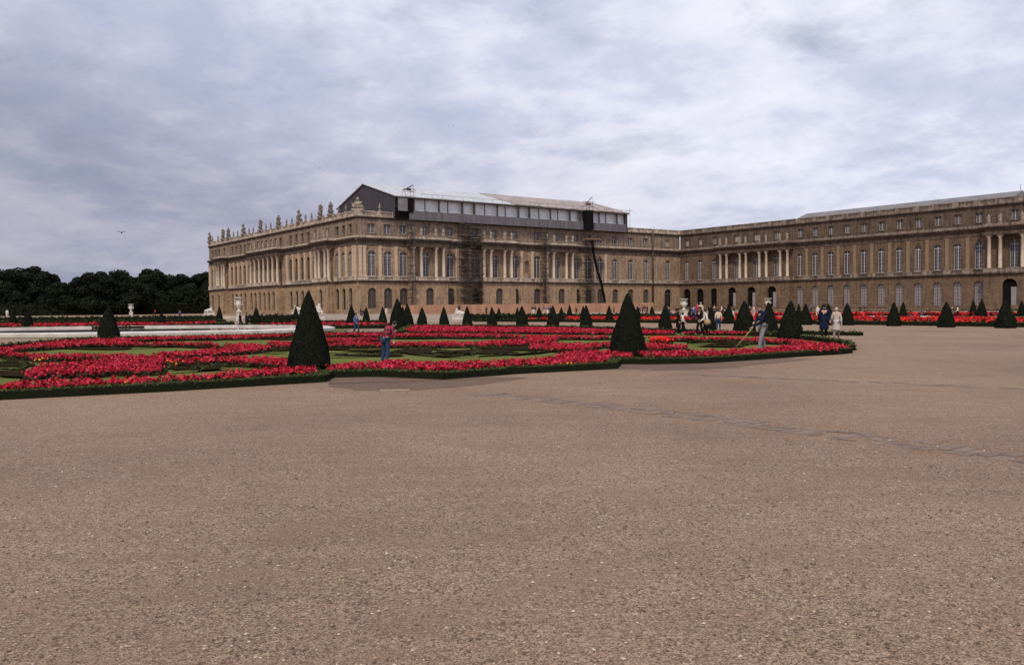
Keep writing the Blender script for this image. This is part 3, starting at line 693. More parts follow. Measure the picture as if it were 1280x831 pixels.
sheet('painted_shadow', ragged([(408, 470), (412, 483), (455, 488), (520, 487.5), (600, 481), (660, 472), (560, 470), (470, 466)]), 'gravel_shaded', .004)  # shadow beside the cone notch, painted as a darker sheet
sheet('painted_shadow', ragged([(765, 450), (772, 461.5), (830, 463), (900, 461), (960, 455), (1020, 449), (900, 445)]), 'gravel_shaded', .004)
# (both sheets paint shadow onto the gravel, with ragged outlines)
# flat stone channels let into the gravel
def channel(pts, wid, label):
    mb = MB(); P = [Vector((*G(x, y), 0)) for x, y in pts]
    for a, b in zip(P[:-1], P[1:]):
        d = b - a; Ln = d.length; d.normalize(); n = Vector((-d.y, d.x, 0)); t = 0
        while t < Ln:
            l = random.uniform(.13, .26)
            u = -wid / 2
            while u < wid / 2:
                w = random.uniform(.12, .22); 
                if random.random() < .74:
                    c = a + d * (t + l / 2) + n * (u + w / 2); q = [c + d * (sx * l * random.uniform(.38, .49)) + n * (sy * w * random.uniform(.38, .49)) for sx, sy in ((-1, -1), (1, -1), (1, 1), (-1, 1))]
                    h = random.uniform(.003, .012); i = len(mb.v); mb.v += [(v.x, v.y, h) for v in q] + [(v.x, v.y, -.02) for v in q]
                    for f in ((0, 1, 2, 3), (0, 4, 5, 1), (1, 5, 6, 2), (2, 6, 7, 3), (3, 7, 4, 0)): mb.f.append(tuple(i + z for z in f)); mb.m.append(0); mb.smooth.append(False)
                u += w
            t += l
    o = mb.build('stone_channel', 'cobble'); o['kind'] = 'structure'; return o
channel([(600, 492), (760, 508), (900, 525), (1060, 546), (1280, 573), (1500, 602)], .62, '')
channel([(850, 468), (1060, 477), (1280, 487), (1500, 497)], .2, '')
m_ = MB(); q = G(494, 487.5); m_.box(-.32, .30, -.10, .10, -.05, .008); o = m_.build('stone_slab', 'step_stone', None, (*q, 0), .15); o['kind'] = 'structure'
# loose pebbles on the near gravel
pb = MB(); 
for k in range(9000):
    y = 3.2 + 8 * random.random() ** 1.7; x = random.uniform(-.68, .68) * y * 1.05; s_ = random.choice((.004, .005, .007, .009, .012)) * random.uniform(.7, 1.2)
    i = len(pb.v); mi = random.choice((0, 0, 0, 0, 1, 1, 1, 2)); a = random.uniform(0, 6.3); c_, s2 = math.cos(a), math.sin(a)
    for (u, v, w) in ((1.3, 0, .3), (0, .9, .3), (-1.2, .1, .3), (0, -1, .3), (.1, 0, 1.1)): pb.v.append((x + (u * c_ - v * s2) * s_, y + (u * s2 + v * c_) * s_, w * s_))
    for f in ((0, 1, 4), (1, 2, 4), (2, 3, 4), (3, 0, 4)): pb.f.append(tuple(i + z for z in f)); pb.m.append(mi); pb.smooth.append(False)
o = pb.build('pebbles', ['pebble_a', 'pebble_b', 'pebble_c']); setp(o, 'loose small pebbles strewn over the gravel in the foreground', 'gravel', None, 'stuff')

# ------------------------------------------------------------------ hedges, flowers
def inside(P, poly):
    x, y = P[:, 0], P[:, 1]; c = np.zeros(len(P), bool); n = len(poly)
    for i in range(n):
        (x1, y1), (x2, y2) = poly[i], poly[i - 1]
        c ^= ((y1 > y) != (y2 > y)) & (x < (x2 - x1) * (y - y1) / ((y2 - y1) + 1e-12) + x1)
    return c
def hedge(name, pts, w, h, label, z0=0, leaf=.05, dens=160, group=None, closed=False, off=0):
    """box hedge running along the ground points pts"""
    P = [Vector((p[0], p[1], 0)) for p in pts]; c = MB()
    Cs, Ns, Ms = [], [], []
    segs = list(zip(P[:-1], P[1:])) + ([(P[-1], P[0])] if closed else [])
    o0 = P[0].copy()
    for j, (a, b) in enumerate(segs):
        d = b - a; Ln = d.length
        if Ln < .01: continue
        d.normalize(); n = Vector((-d.y, d.x, 0)); e = w * .5
        a2 = a - d * (e * .5); b2 = b + d * (e * .5); zj = (j % 3) * .004
        q = [a2 - n * e, b2 - n * e, b2 + n * e, a2 + n * e]; q = [v - o0 for v in q]
        i = len(c.v); c.v += [(v.x, v.y, z0 - .02) for v in q] + [(v.x * 1, v.y * 1, z0 + h - zj - .02) for v in q]
        for f in ((4, 5, 6, 7), (0, 1, 5, 4), (1, 2, 6, 5), (2, 3, 7, 6), (3, 0, 4, 7)): c.f.append(tuple(i + k for k in f)); c.m.append(0); c.smooth.append(False)
        k = int(Ln * (w + 2 * h) * dens) + 4
        t = rng.random(k) * (Ln + e) - e * .5; u = rng.random(k) * (w + 2 * h)
        side = np.where(u < h, -1, np.where(u > h + w, 1, 0))
        off_n = np.where(side == 0, u - h - w / 2, side * w / 2); zz = np.where(side == 0, h, np.where(side < 0, u, (2 * h + w) - u))
        base = np.array(a - o0)[None] + np.array(d)[None] * t[:, None] + np.array(n)[None] * off_n[:, None]
        base[:, 2] = z0 + zz; base += rng.normal(size=base.shape) * leaf * .3
        nr = np.where((side == 0)[:, None], np.array([[0, 0, 1.]]), np.array(n)[None] * side[:, None]) + rng.normal(size=(k, 3)) * .55
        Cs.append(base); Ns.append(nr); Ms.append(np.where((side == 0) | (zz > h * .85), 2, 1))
    C_ = np.concatenate(Cs); c.quads(C_, np.concatenate(Ns), leaf * rng.uniform(.6, 1.3, len(C_)), [int(v) for v in np.concatenate(Ms)])
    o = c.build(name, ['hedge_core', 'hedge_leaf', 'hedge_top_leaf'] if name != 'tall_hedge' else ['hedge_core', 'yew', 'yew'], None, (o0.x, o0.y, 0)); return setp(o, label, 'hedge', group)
def flowers(name, polys, label, spacing=.2, size=.075, h=.26, heads=7, z0=0, cat='flowers', mats=None, patchy=True):
    mb = MB()
    for poly in polys:
        poly = np.array(poly); lo, hi = poly.min(0), poly.max(0); area = (hi - lo).prod()
        P = lo + rng.random((int(area / spacing ** 2), 2)) * (hi - lo); P = P[inside(P, poly)]
        if not len(P): continue
        dist = np.linalg.norm(P, axis=1); keep = rng.random(len(P)) < np.clip(34 / dist, .35, .88); P = P[keep]; dist = dist[keep]
        sc = np.clip(dist / 38, 1, 2.6) ** .8
        hp = h * rng.uniform(.72, 1.12, len(P))
        pm = rng.choice([1, 2, 2, 1, 1, 3], len(P))
        for k in range(heads):
            o3 = np.stack([rng.normal(size=len(P)) * spacing * .36, rng.normal(size=len(P)) * spacing * .36, -rng.random(len(P)) * h * .35], 1)
            C = np.column_stack([P, z0 + hp]) + o3 * np.array([1, 1, 1])
            nr = rng.normal(size=(len(P), 3)) * .6 + np.array([0, -.35, .7])
            mm = np.where(rng.random(len(P)) < .75, pm, rng.choice([1, 2, 3], len(P)))
            mb.quads(C, nr, size * sc * rng.uniform(.7, 1.25, len(P)), [int(v) for v in mm])
        for k in range(6):
            o3 = np.stack([rng.normal(size=len(P)) * spacing * .4, rng.normal(size=len(P)) * spacing * .4, -h * .3 - rng.random(len(P)) * h * .6], 1)
            C = np.column_stack([P, z0 + hp]) + o3
            mb.quads(C, rng.normal(size=(len(P), 3)) + np.array([0, 0, .6]), size * 1.25 * sc, 0)
    o = mb.build(name, mats or ['begonia_leaf', 'petal_red', 'petal_crimson', 'petal_pink']); return setp(o, label, cat, None, 'stuff')
# --- the large parterre in front
outer_front = [(-150, 511), (0, 500), (200, 490), (340, 481.5), (406, 477.5), (414, 472), (470, 471), (556, 474.5), (645, 467.5), (771, 461), (776, 455), (813, 455.5), (880, 454.3), (950, 449.7), (1016, 444.7), (1064, 441.2)]
outer_back = [(1063, 438), (1057, 432), (1030, 427.5), (985, 422.5), (900, 417.5), (842, 415), (760, 412), (700, 410.5), (600, 409), (516, 408.5), (505, 413), (500, 418), (450, 419), (404, 419), (368, 420), (310, 422), (229, 424), (160, 425), (112, 426), (80, 428.5), (53, 431), (26, 434), (0, 437), (-60, 440), (-150, 446)]
OUT = gp(outer_front + outer_back)
sheet('lawn', OUT, 'grass', .02)
fr = gp(outer_front)
# hedge line lies half its width inside the outline
def inset(pts, d):
    out = []
    for i, p in enumerate(pts):
        a = np.array(pts[max(i - 1, 0)]); b = np.array(pts[min(i + 1, len(pts) - 1)]); t = (b - a) / (np.linalg.norm(b - a) + 1e-9); out.append(tuple(np.array(p) + np.array([-t[1], t[0]]) * d))
    return out
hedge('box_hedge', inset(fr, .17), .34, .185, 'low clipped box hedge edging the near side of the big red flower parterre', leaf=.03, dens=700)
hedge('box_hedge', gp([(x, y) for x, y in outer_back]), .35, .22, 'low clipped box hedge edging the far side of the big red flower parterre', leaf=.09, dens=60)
RB = [
 [(-150, 493), (-60, 485), (0, 478), (30, 477), (60, 474.5), (100, 473), (140, 471), (160, 472), (200, 470), (245, 468), (300, 463.5), (340, 459.5), (385, 457), (399, 461), (401, 465), (380, 469), (340, 472), (300, 474), (230, 479), (150, 483.5), (60, 488.5), (0, 492), (-150, 503)],
 [(33, 472), (36, 463), (45, 456), (66, 453.5), (93, 452), (125, 448.5), (160, 443), (200, 443), (200, 453), (201, 463), (180, 467), (140, 467), (120, 469.5), (57, 470.5)],
 [(196, 442), (243, 438.5), (280, 434), (300, 429), (320, 430), (337, 434), (330, 439), (290, 442.5), (245, 446), (200, 448)],
 [(198, 448.5), (230, 447.5), (290, 445.5), (326, 446.5), (362, 447.5), (364, 458), (326, 457), (290, 454), (229, 456), (200, 456)],
 [(-60, 437), (0, 439.5), (26, 441.5), (57, 442), (106, 442.5), (160, 442), (160, 447), (106, 449.5), (57, 450), (26, 447.5), (0, 444.5), (-60, 441)],
 [(-60, 441), (-60, 436), (0, 434.5), (26, 431.5), (53, 428.5), (80, 425.5), (112, 423.5), (160, 423), (160, 432.5), (112, 432), (80, 434.5), (53, 436.5), (26, 438), (0, 441.5)],
 [(160, 422), (229, 420.7), (310, 419), (368, 417.5), (368, 420.5), (310, 423.5), (229, 424.5), (160, 426.5)],
 [(160, 428), (229, 428), (300, 429), (300, 432.5), (229, 432), (160, 432.5)],
 [(336, 428), (366, 427.5), (366, 434.5), (345, 434.5)],
 [(404, 416.5), (450, 416.3), (500, 416.8), (600, 417.2), (660, 419), (660, 422), (600, 421.5), (500, 421.5), (450, 420.5), (404, 420.5)],
 [(404, 423), (475, 422), (475, 426), (404, 428.5)],
 [(404, 429), (440, 427.5), (520, 427.5), (560, 426.5), (600, 427.5), (660, 423), (690, 422), (695, 426), (668, 429), (660, 432), (600, 433), (520, 433.5), (440, 433), (404, 433.5)],
 [(508, 412.5), (519, 407), (600, 408.3), (700, 409.3), (760, 411.3), (830, 413), (842, 414), (842, 417.8), (750, 417.5), (590, 415.5), (520, 415.5)],
 [(660, 419), (750, 420), (765, 420.2), (765, 423), (750, 423.5), (695, 423.5), (692, 428), (660, 424)],
 [(665, 435), (668, 429), (690, 428), (729, 429), (765, 427.5), (766, 432), (750, 433.5), (728, 438.5), (715, 439.5), (690, 438), (668, 437.5)],
 [(412, 455), (450, 453), (488, 450.5), (560, 452), (600, 451.5), (630, 449), (661, 448.5), (690, 446), (700, 442), (729, 439), (750, 438), (790, 441.5), (791, 447), (764, 448), (759, 455), (700, 458), (661, 458.5), (600, 462.5), (560, 464.5), (488, 464.5), (440, 463), (412, 465.5)],
 [(802, 439), (850, 438.5), (900, 438), (949, 435), (994, 431), (1009, 429), (1005, 426), (1040, 429), (1058, 432.5), (1060, 436), (1045, 439.5), (994, 442.3), (949, 444), (900, 447), (850, 447.5), (802, 447)],
 [(805, 429), (835, 431), (857, 431), (858, 435), (830, 437.3), (806, 437.3)],
 [(802, 421.5), (850, 421), (900, 421.5), (949, 422), (1000, 425), (1010, 428), (1000, 430.5), (960, 428), (900, 425.5), (850, 425.5), (802, 424)],
 [(802, 412.8), (841, 413.3), (841, 417.3), (802, 417.9)], [(857, 414.3), (917, 414.3), (945, 416.6), (945, 418.9), (917, 417.9), (857, 417.4)]]
def grow(poly, d):
    P = np.array(poly); c = P.mean(0); n = len(P); out = []
    ar = sum(P[i][0] * P[(i + 1) % n][1] - P[(i + 1) % n][0] * P[i][1] for i in range(n))
    sg_ = 1 if ar > 0 else -1
    for i in range(n):
        t = P[(i + 1) % n] - P[i - 1]; t = t / (np.linalg.norm(t) + 1e-9); out.append(P[i] + sg_ * np.array([t[1], -t[0]]) * d)
    return out
def gp2(poly, zt=.205, zb=.09):
    out = []
    for (x, y) in poly:
        ys = []
        for i in range(len(poly)):
            (x1, y1), (x2, y2) = poly[i - 1], poly[i]
            if x1 != x2 and min(x1, x2) - .01 <= x <= max(x1, x2) + .01: ys.append(y1 + (y2 - y1) * (x - x1) / (x2 - x1))
        lo, hi = min(ys + [y]), max(ys + [y]); f = .5 if hi - lo < 1 else (y - lo) / (hi - lo); out.append(tuple(G(x, y, zt + (zb - zt) * (0 if f < .5 else 1) if hi - lo >= 1 else (zt + zb) / 2)))
    return out
polys = [[tuple(p) for p in grow(gp2(r), .03)] for r in RB]
flowers('red_flowers', polys, 'dense red begonias in curling ribbons filling the large parterre in the foreground', spacing=.15, size=.062, h=.24, heads=6)
so = MB()          # dark soil under and around the ribbons
for k, pl_ in enumerate(polys): so.face([(*p, .026 + k * .0016) for p in grow(pl_, .16)])
for (cx, cy, rx, ry) in ((222, 461, 13, 2.6), (262, 462, 12, 2.4), (20, 458, 22, 1.6), (18, 467, 20, 2), (515, 440.5, 22, 2.6), (455, 440, 24, 1.1), (600, 441, 36, 2.4), (645, 436, 34, 3.0), (560, 446, 14, .9), (470, 446, 30, 1.0), (420, 438, 16, .9),
                         (635, 443, 12, 1.3), (120, 437, 40, 1.2), (255, 435.5, 22, .8), (345, 438, 22, 1.3), (930, 430, 40, 1.0), (900, 434, 26, 1.2), (870, 427.6, 20, .8), (980, 429, 18, .8), (350, 425, 20, .7), (250, 426, 24, .6), (640, 428, 26, .5), (735, 425, 30, .6), (500, 424.3, 40, .5)):
    so.face([(*G(cx + rx * 1.15 * math.cos(t), cy + ry * 1.2 * math.sin(t) * (1 + .35 * math.cos(t))), .062 + .0007 * (cx % 17)) for t in np.linspace(0, 6.283, 18)[:-1]])
def soil_line(px, w, z):
    P = gp(px); Q = []
    for i in range(len(P) - 1):
        for t in np.linspace(0, 1, 6)[:-1]: Q.append((P[i][0] * (1 - t) + P[i + 1][0] * t, P[i][1] * (1 - t) + P[i + 1][1] * t))
    Q.append(P[-1]); n = len(Q)
    for i in range(n - 1):
        a, b = np.array(Q[i]), np.array(Q[i + 1]); d = (b - a) / (np.linalg.norm(b - a) + 1e-9); nn = np.array([-d[1], d[0]])
        wa, wb = [w * (.25 + .75 * math.sin(math.pi * min(1, max(0, (j + .5) / n)))) for j in (i, i + 1)]
        so.face([(*(a - nn * wa), z), (*(b - nn * wb), z), (*(b + nn * wb), z), (*(a + nn * wa), z)])
for k, (px, w) in enumerate([([(404, 437), (430, 438.3), (460, 438), (490, 436)], .3), ([(404, 443.2), (440, 445), (470, 443.5), (505, 445.5)], .28), ([(404, 448), (430, 448.5), (460, 447.5)], .2), ([(505, 443), (530, 445.5), (560, 448), (600, 447.5)], .22),
        ([(548, 441.5), (570, 443.5), (595, 443)], .35), ([(640, 446), (665, 443.5), (690, 440.5)], .25), ([(0, 451.5), (20, 453), (34, 457)], .25), ([(0, 470), (20, 472.5), (33, 474)], .3), ([(0, 461), (15, 462.5), (28, 461)], .3),
        ([(205, 468.5), (240, 466), (280, 463.5), (310, 461)], .2), ([(230, 458), (250, 461), (262, 465)], .22), ([(330, 443.5), (360, 442)], .3), ([(60, 436.3), (110, 434.5), (160, 434)], .3), ([(165, 437), (200, 435), (290, 434.8)], .3),
        ([(860, 432), (900, 433.5), (945, 432)], .3), ([(850, 428), (900, 429), (950, 428)], .3), ([(695, 425), (740, 425.3), (765, 424.6)], .35), ([(500, 423.3), (560, 424), (650, 424.6)], .4), ([(404, 422), (440, 421.6)], .3), ([(310, 425.5), (366, 424)], .35)]): soil_line(px, w, .078 + k * .0011)
o = so.build('flower_soil', 'soil'); o['kind'] = 'structure'
# low box scrolls on the turf
def scroll(pts, label): return hedge('box_scroll', gp(pts), .12, .09, label, leaf=.05, dens=220, group='box scrolls on the parterre lawn')
scr = [([(420, 445), (450, 446), (480, 444), (500, 440), (530, 437.5), (560, 440), (545, 443), (520, 444)], 'box scroll curling right of the plaid shirted man'),
       ([(560, 447), (590, 445), (600, 440), (590, 437), (620, 436)], 'box scroll right of the centre of the parterre lawn'),
       ([(600, 447), (640, 445), (680, 442), (700, 440)], 'box scroll tapering towards the second tall cone'),
       ([(0, 455), (25, 456), (32, 461), (20, 465), (0, 466)], 'box scroll at the left frame edge of the lawn'),
       ([(205, 464), (225, 458), (250, 456.5), (270, 459), (240, 464)], 'box scroll left of the nearest tall cone'),
       ([(250, 466), (275, 459), (310, 460), (330, 457)], 'thin box scroll reaching towards the nearest tall cone'),
       ([(860, 430), (900, 428.5), (940, 430), (925, 434), (880, 435)], 'box scroll left of the man with the pole')]
for pts, lab in scr: scroll(pts, lab)
for (x, y), lab in (((51, 448), 'small orange and yellow blooms at the far left of the ribbons'), ((155, 477), 'yellow blooms in the near ribbon left of the nearest tall cone'), ((221, 452), 'few yellow blooms between two red strands'), ((377, 465), 'orange blooms at the foot of the nearest tall cone'), ((529, 463), 'orange blooms in the near ribbon right of the plaid shirted man'), ((712, 454), 'orange blooms in the wide red mass before the second tall cone')):
    c = G(x, y - 2.6, .24); r_ = .035 * c[1] * .36
    flowers('yellow_flowers', [[(c[0] + r_ * math.cos(t) * .7, c[1] + r_ * 1.1 * math.sin(t)) for t in np.linspace(0, 6.28, 9)[:-1]]], lab, spacing=.17, size=.06, h=.24, heads=2, mats=['begonia_leaf', 'petal_yellow', 'petal_yellow', 'petal_scarlet'])
c = G(825, 423.5, .24); flowers('scarlet_flowers', [gp([(817, 422), (836, 422), (838, 425), (815, 425)], .24)], 'patch of brighter scarlet blooms beyond the second tall cone', spacing=.2, size=.1, h=.3, mats=['begonia_leaf', 'petal_scarlet', 'petal_scarlet', 'petal_scarlet'])
# --- farther beds
def bed(front, back, label_f, label_h, h=.3, sp=.42, sz=.17, hh=.3, top=None, backh=True):
    fp, bp = gp(front), gp(back)
    sheet('lawn', fp + bp[::-1], 'grass', .022 + .001 * (len(front) % 5))
    hedge('box_hedge', fp, .5, hh, label_h[0], leaf=.14, dens=26)
    if backh: hedge('box_hedge', bp, .5, hh * 1.1, label_h[1], leaf=.14, dens=26)
    return fp, bp
bed([(-60, 412), (0, 412.3), (130, 412), (200, 411), (270, 407.5), (290, 405.5)], [(-60, 404.5), (0, 404.5), (130, 403.6), (230, 402.4), (280, 402.6)], '', ('low hedge before the far left flower bed beyond the basin', 'low hedge behind the far left flower bed beyond the basin'), top=None)
flowers('red_flowers', [gp2([(-60, 410.3), (0, 410.3), (130, 409.3), (200, 408.3), (262, 405.5), (275, 403.9), (230, 404.3), (130, 405.3), (0, 406.2), (-60, 406.3)])], 'flat band of red flowers beyond the round basin at the far left', spacing=.36, size=.16, h=.3)
hedge('tall_hedge', gp([(-60, 404.3), (0, 404), (120, 403), (270, 401.8)]), 1.0, .75, 'dark clipped hedge behind the far left red band', leaf=.25, dens=14)
hedge('tall_hedge', gp([(312, 403.5), (345, 403.3), (375, 402.8)]), 1.0, .9, 'dark clipped hedge beside the two walkers near the tall marble urn', leaf=.25, dens=14)
bed([(300, 408.5), (350, 410.6), (420, 410.9), (480, 410.5), (494, 409.5)], [(320, 405), (370, 404), (480, 403.8)], '', ('low hedge before the red bed behind the nearest tall cone', 'low hedge behind the red bed that lies behind the nearest tall cone'))
flowers('red_flowers', [gp2([(318, 407), (345, 408.8), (420, 409), (485, 408.5), (485, 405), (420, 404.4), (370, 404.4), (345, 405.4)])], 'red flowers behind the nearest tall cone and the blue dressed walker', spacing=.34, size=.15, h=.3)
bed([(590, 402), (700, 402.6), (780, 403.3), (880, 404)], [(590, 396.3), (700, 396.3), (880, 396.3)], '', ('low hedge before the middle red strip along the gravel walk', 'low hedge behind the middle red strip'))
hedge('tall_hedge', gp([(590, 401.2), (625, 401.2), (668, 401.2)]), 1.0, .62, 'dark clipped hedge left of the middle red strip', leaf=.25, dens=14)
hedge('tall_hedge', gp([(590, 396.0), (700, 395.9), (880, 395.4)]), .8, .42, 'long dark hedge in front of the wooden hoarding', leaf=.25, dens=14)
flowers('red_flowers', [gp2([(660, 401), (700, 401), (780, 401.3), (880, 401.6), (880, 397.8), (780, 397.6), (740, 397.6), (705, 398), (660, 399.4)])], 'thin red flower strip between the small cones and the hoarding', spacing=.34, size=.17, h=.3, mats=['begonia_leaf', 'petal_scarlet', 'petal_crimson', 'petal_red'])
bed([(888, 404.5), (1000, 405), (1120, 406.6), (1200, 407.8), (1280, 409), (1400, 411)], [(888, 391.5), (1000, 390.6), (1280, 389.2), (1400, 388.6)], '', ('low hedge along the front of the right hand beds', 'low hedge at the back of the right hand beds'), hh=.32)
flowers('red_flowers', [gp2([(890, 402.2), (1000, 402.2), (1120, 402.8), (1200, 403.6), (1280, 404.8), (1400, 406.5), (1400, 400.5), (1280, 398.9), (1200, 397.8), (1100, 397.4), (1000, 397.2), (890, 398)])], 'front red strip of the right hand beds before the darker wing', spacing=.38, size=.18, h=.3, mats=['begonia_leaf', 'petal_scarlet', 'petal_crimson', 'petal_red'])
flowers('red_flowers', [gp2([(890, 395), (1000, 394.2), (1280, 394.4), (1400, 394.6), (1400, 391.6), (1280, 391.7), (1000, 391.9), (890, 392.8)])], 'back red strip of the right hand beds nearest the darker wing', spacing=.45, size=.2, h=.3, mats=['begonia_leaf', 'petal_scarlet', 'petal_crimson', 'petal_red'])
sheet('path', gp([(930, 397), (1000, 396.6), (1100, 396.8), (1190, 396.9), (1190, 395.3), (1100, 395.2), (1000, 395.1), (930, 395.6)]), 'kerb_stone', .05)
# small hedged turf strip right of the pole man
hedge('box_hedge', gp([(940, 419.8), (1000, 418.2), (1030, 418.8), (1074, 419.6)]), .5, .22, 'thin low hedge ending on the gravel behind the two coat wearing walkers', leaf=.09, dens=60)

# ------------------------------------------------------------------ round basin
bc = (G(136, 421) + G(136, 411.5)) / 2; br_x, br_y = 17.0, 10.3
fb = empty('fountain_basin', (bc[0] + .0, bc[1], 0), 0, 'wide low round basin with pale stone rim, full of water reflecting the sky', 'fountain basin')
mb = MB(); n = 72
for k in range(n):
    t0, t1 = 2 * math.pi * k / n, 2 * math.pi * (k + 1) / n
    def q(r, t, z): return ((br_x + r) * math.cos(t), (br_y + r) * math.sin(t), z)
    for (r0, z0, r1, z1) in ((.45, 0, .45, .2), (.45, .2, .1, .3), (.1, .3, -.45, .3), (-.45, .3, -.5, .0)):
        mb.face([q(r0, t0, z0), q(r0, t1, z0), q(r1, t1, z1), q(r1, t0, z1)], sm=True)
mb.build('rim', 'basin_stone', fb)
mb = MB(); mb.face([((br_x - .47) * math.cos(2 * math.pi * k / n), (br_y - .47) * math.sin(2 * math.pi * k / n), .16) for k in range(n)]); mb.build('water_surface', 'water', fb)
sheet('lawn', [(bc[0] + (br_x + 1.6) * math.cos(t), bc[1] + (br_y + 1.5) * math.sin(t)) for t in np.linspace(0, 2 * math.pi, 60)[:-1]], 'grass', .012)

# ------------------------------------------------------------------ stone kerbs, steps, hoarding
def kerb(pts, w, h, label):
    mb = MB(); P = [Vector((*p, 0)) for p in gp(pts)]; o0 = P[0]
    for a, b in zip(P[:-1], P[1:]):
        d = (b - a); Ln = d.length; d.normalize(); n = Vector((-d.y, d.x, 0)) * w / 2; t = 0
        while t < Ln:
            l = min(2.0, Ln - t); q0 = a + d * (t + .01) - o0; q1 = a + d * (t + l - .01) - o0; hh = h + random.uniform(-.012, .012)
            i = len(mb.v); mb.v += [tuple(v + Vector((0, 0, z))) for z in (-.02, hh) for v in (q0 - n, q1 - n, q1 + n, q0 + n)]
            for f in ((4, 5, 6, 7), (0, 1, 5, 4), (1, 2, 6, 5), (2, 3, 7, 6), (3, 0, 4, 7)): mb.f.append(tuple(i + k for k in f)); mb.m.append(0); mb.smooth.append(False)
            t += 2.0
    return setp(mb.build('stone_kerb', 'kerb_stone', None, (o0.x, o0.y, 0)), label, 'kerb')
kerb([(-60, 400), (60, 399.8), (200, 398.6), (300, 397.8), (385, 397.4)], .8, .38, 'long pale stone kerb before the trees and the garden front')
kerb([(640, 392.3), (760, 392.2), (860, 391.8), (960, 391.5), (1280, 390.8), (1400, 390.8)], .6, .28, 'long pale stone kerb along the foot of the darker wing')
st = empty('garden_steps', (*G(495, 400), 0), 0, 'broad low weathered stone steps between the marble sphinxes', 'steps')
for k in range(6):
    y0 = 402.5 - k * 1.35; a, b = G(388 + k * 1.0, y0), G(592 - k * 2, y0); a2, b2 = G(388 + k * 1.0, y0 - 1.45), G(592 - k * 2, y0 - 1.45)
    z0, z1 = 0, .05 * (k + 1); o0 = np.array(st.location[:2]); m = MB()
    v = [a - o0, b - o0, b2 - o0 + np.array([0, .0]), a2 - o0]
    i = 0; m.v = [(*q, -.02) for q in v] + [(*q, z1) for q in v]
    for f in ((4, 5, 6, 7), (0, 1, 5, 4), (1, 2, 6, 5), (2, 3, 7, 6), (3, 0, 4, 7)): m.f.append(f); m.m.append(0); m.smooth.append(False)
    m.build('step', 'step_stone', st)
fa, fb_ = G(492, 393), G(817, 391.8)
fd = fb_ - fa; fL = float(np.linalg.norm(fd)); fang = math.atan2(fd[1], fd[0])
ho = empty('wooden_hoarding', (*fa, 0), fang, 'long reddish brown wooden site hoarding in front of the palace', 'fence')
m = MB(); m.box(0, fL, -.03, .03, .05, 2.15); m.build('boards', 'hoarding_wood', ho)
m = MB()
for x in np.arange(0, fL, 2.4): m.box(x - .05, x + .05, .035, .15, 0, 2.2)
m.box(0, fL, .04, .1, 1.9, 2.0); m.build('posts', 'dark_plank', ho)
ra, rb_ = G(408, 391.5), G(434, 391.5); rd = rb_ - ra; rL = float(np.linalg.norm(rd))
rl = empty('iron_railing', (*ra, 0), math.atan2(rd[1], rd[0]), 'dark iron railing on the terrace between two sphinxes left of the palace corner', 'railing')
m = MB()
for x in np.arange(0, rL, .3): m.bar((x, 0, 0), (x, 0, 1.45), .035)
m.build('bars', 'iron', rl); m = MB(); m.bar((0, 0, 1.4), (rL, 0, 1.4), .05); m.bar((0, 0, .3), (rL, 0, .3), .05); m.build('rails', 'iron', rl)

# ------------------------------------------------------------------ clipped yew cones
def cone_mesh(n, leaf, seed):
    st = random.getstate(); random.seed(seed); mb = MB()
    prof = [(.44, .02), (.47, .08), (.455, .16), (.40, .32), (.31, .5), (.215, .68), (.12, .84), (.05, .94), (.012, .985)]
    mb.lathe(prof, n=18)
    zs = np.array([p[1] for p in prof]); rs = np.array([p[0] for p in prof]) + .012
    t = rng.random(n * 3); z = t * .99; keep = rng.random(n * 3) < np.interp(z, zs, rs) / .47; z = z[keep][:n]; a = rng.random(len(z)) * 2 * math.pi
    r = np.interp(z, zs, rs) * (1 + rng.normal(size=len(z)) * .012 + .035 * np.sin(a * 3 + z * 9 + seed) + .022 * np.sin(a * 7 - z * 14) + .015 * np.sin(a * 13 + z * 31))
    C = np.stack([r * np.cos(a), r * np.sin(a), z], 1); nr = np.stack([np.cos(a), np.sin(a), np.full(len(z), .35)], 1) + rng.normal(size=(len(z), 3)) * .5
    mb.quads(C, nr, leaf * rng.uniform(.6, 1.3, len(z)), 1)
    random.setstate(st); return mb.mesh('cone_foliage', ['yew_core', 'yew'])
CN = [cone_mesh(16000, .022, 1), cone_mesh(16000, .022, 2)]; CF = [cone_mesh(2600, .05, k) for k in (3, 4, 5)]
tm = MB(); tm.bar((0, 0, -.02), (0, 0, .12), .05, n=6); TRK = tm.mesh('trunk', 'bark')
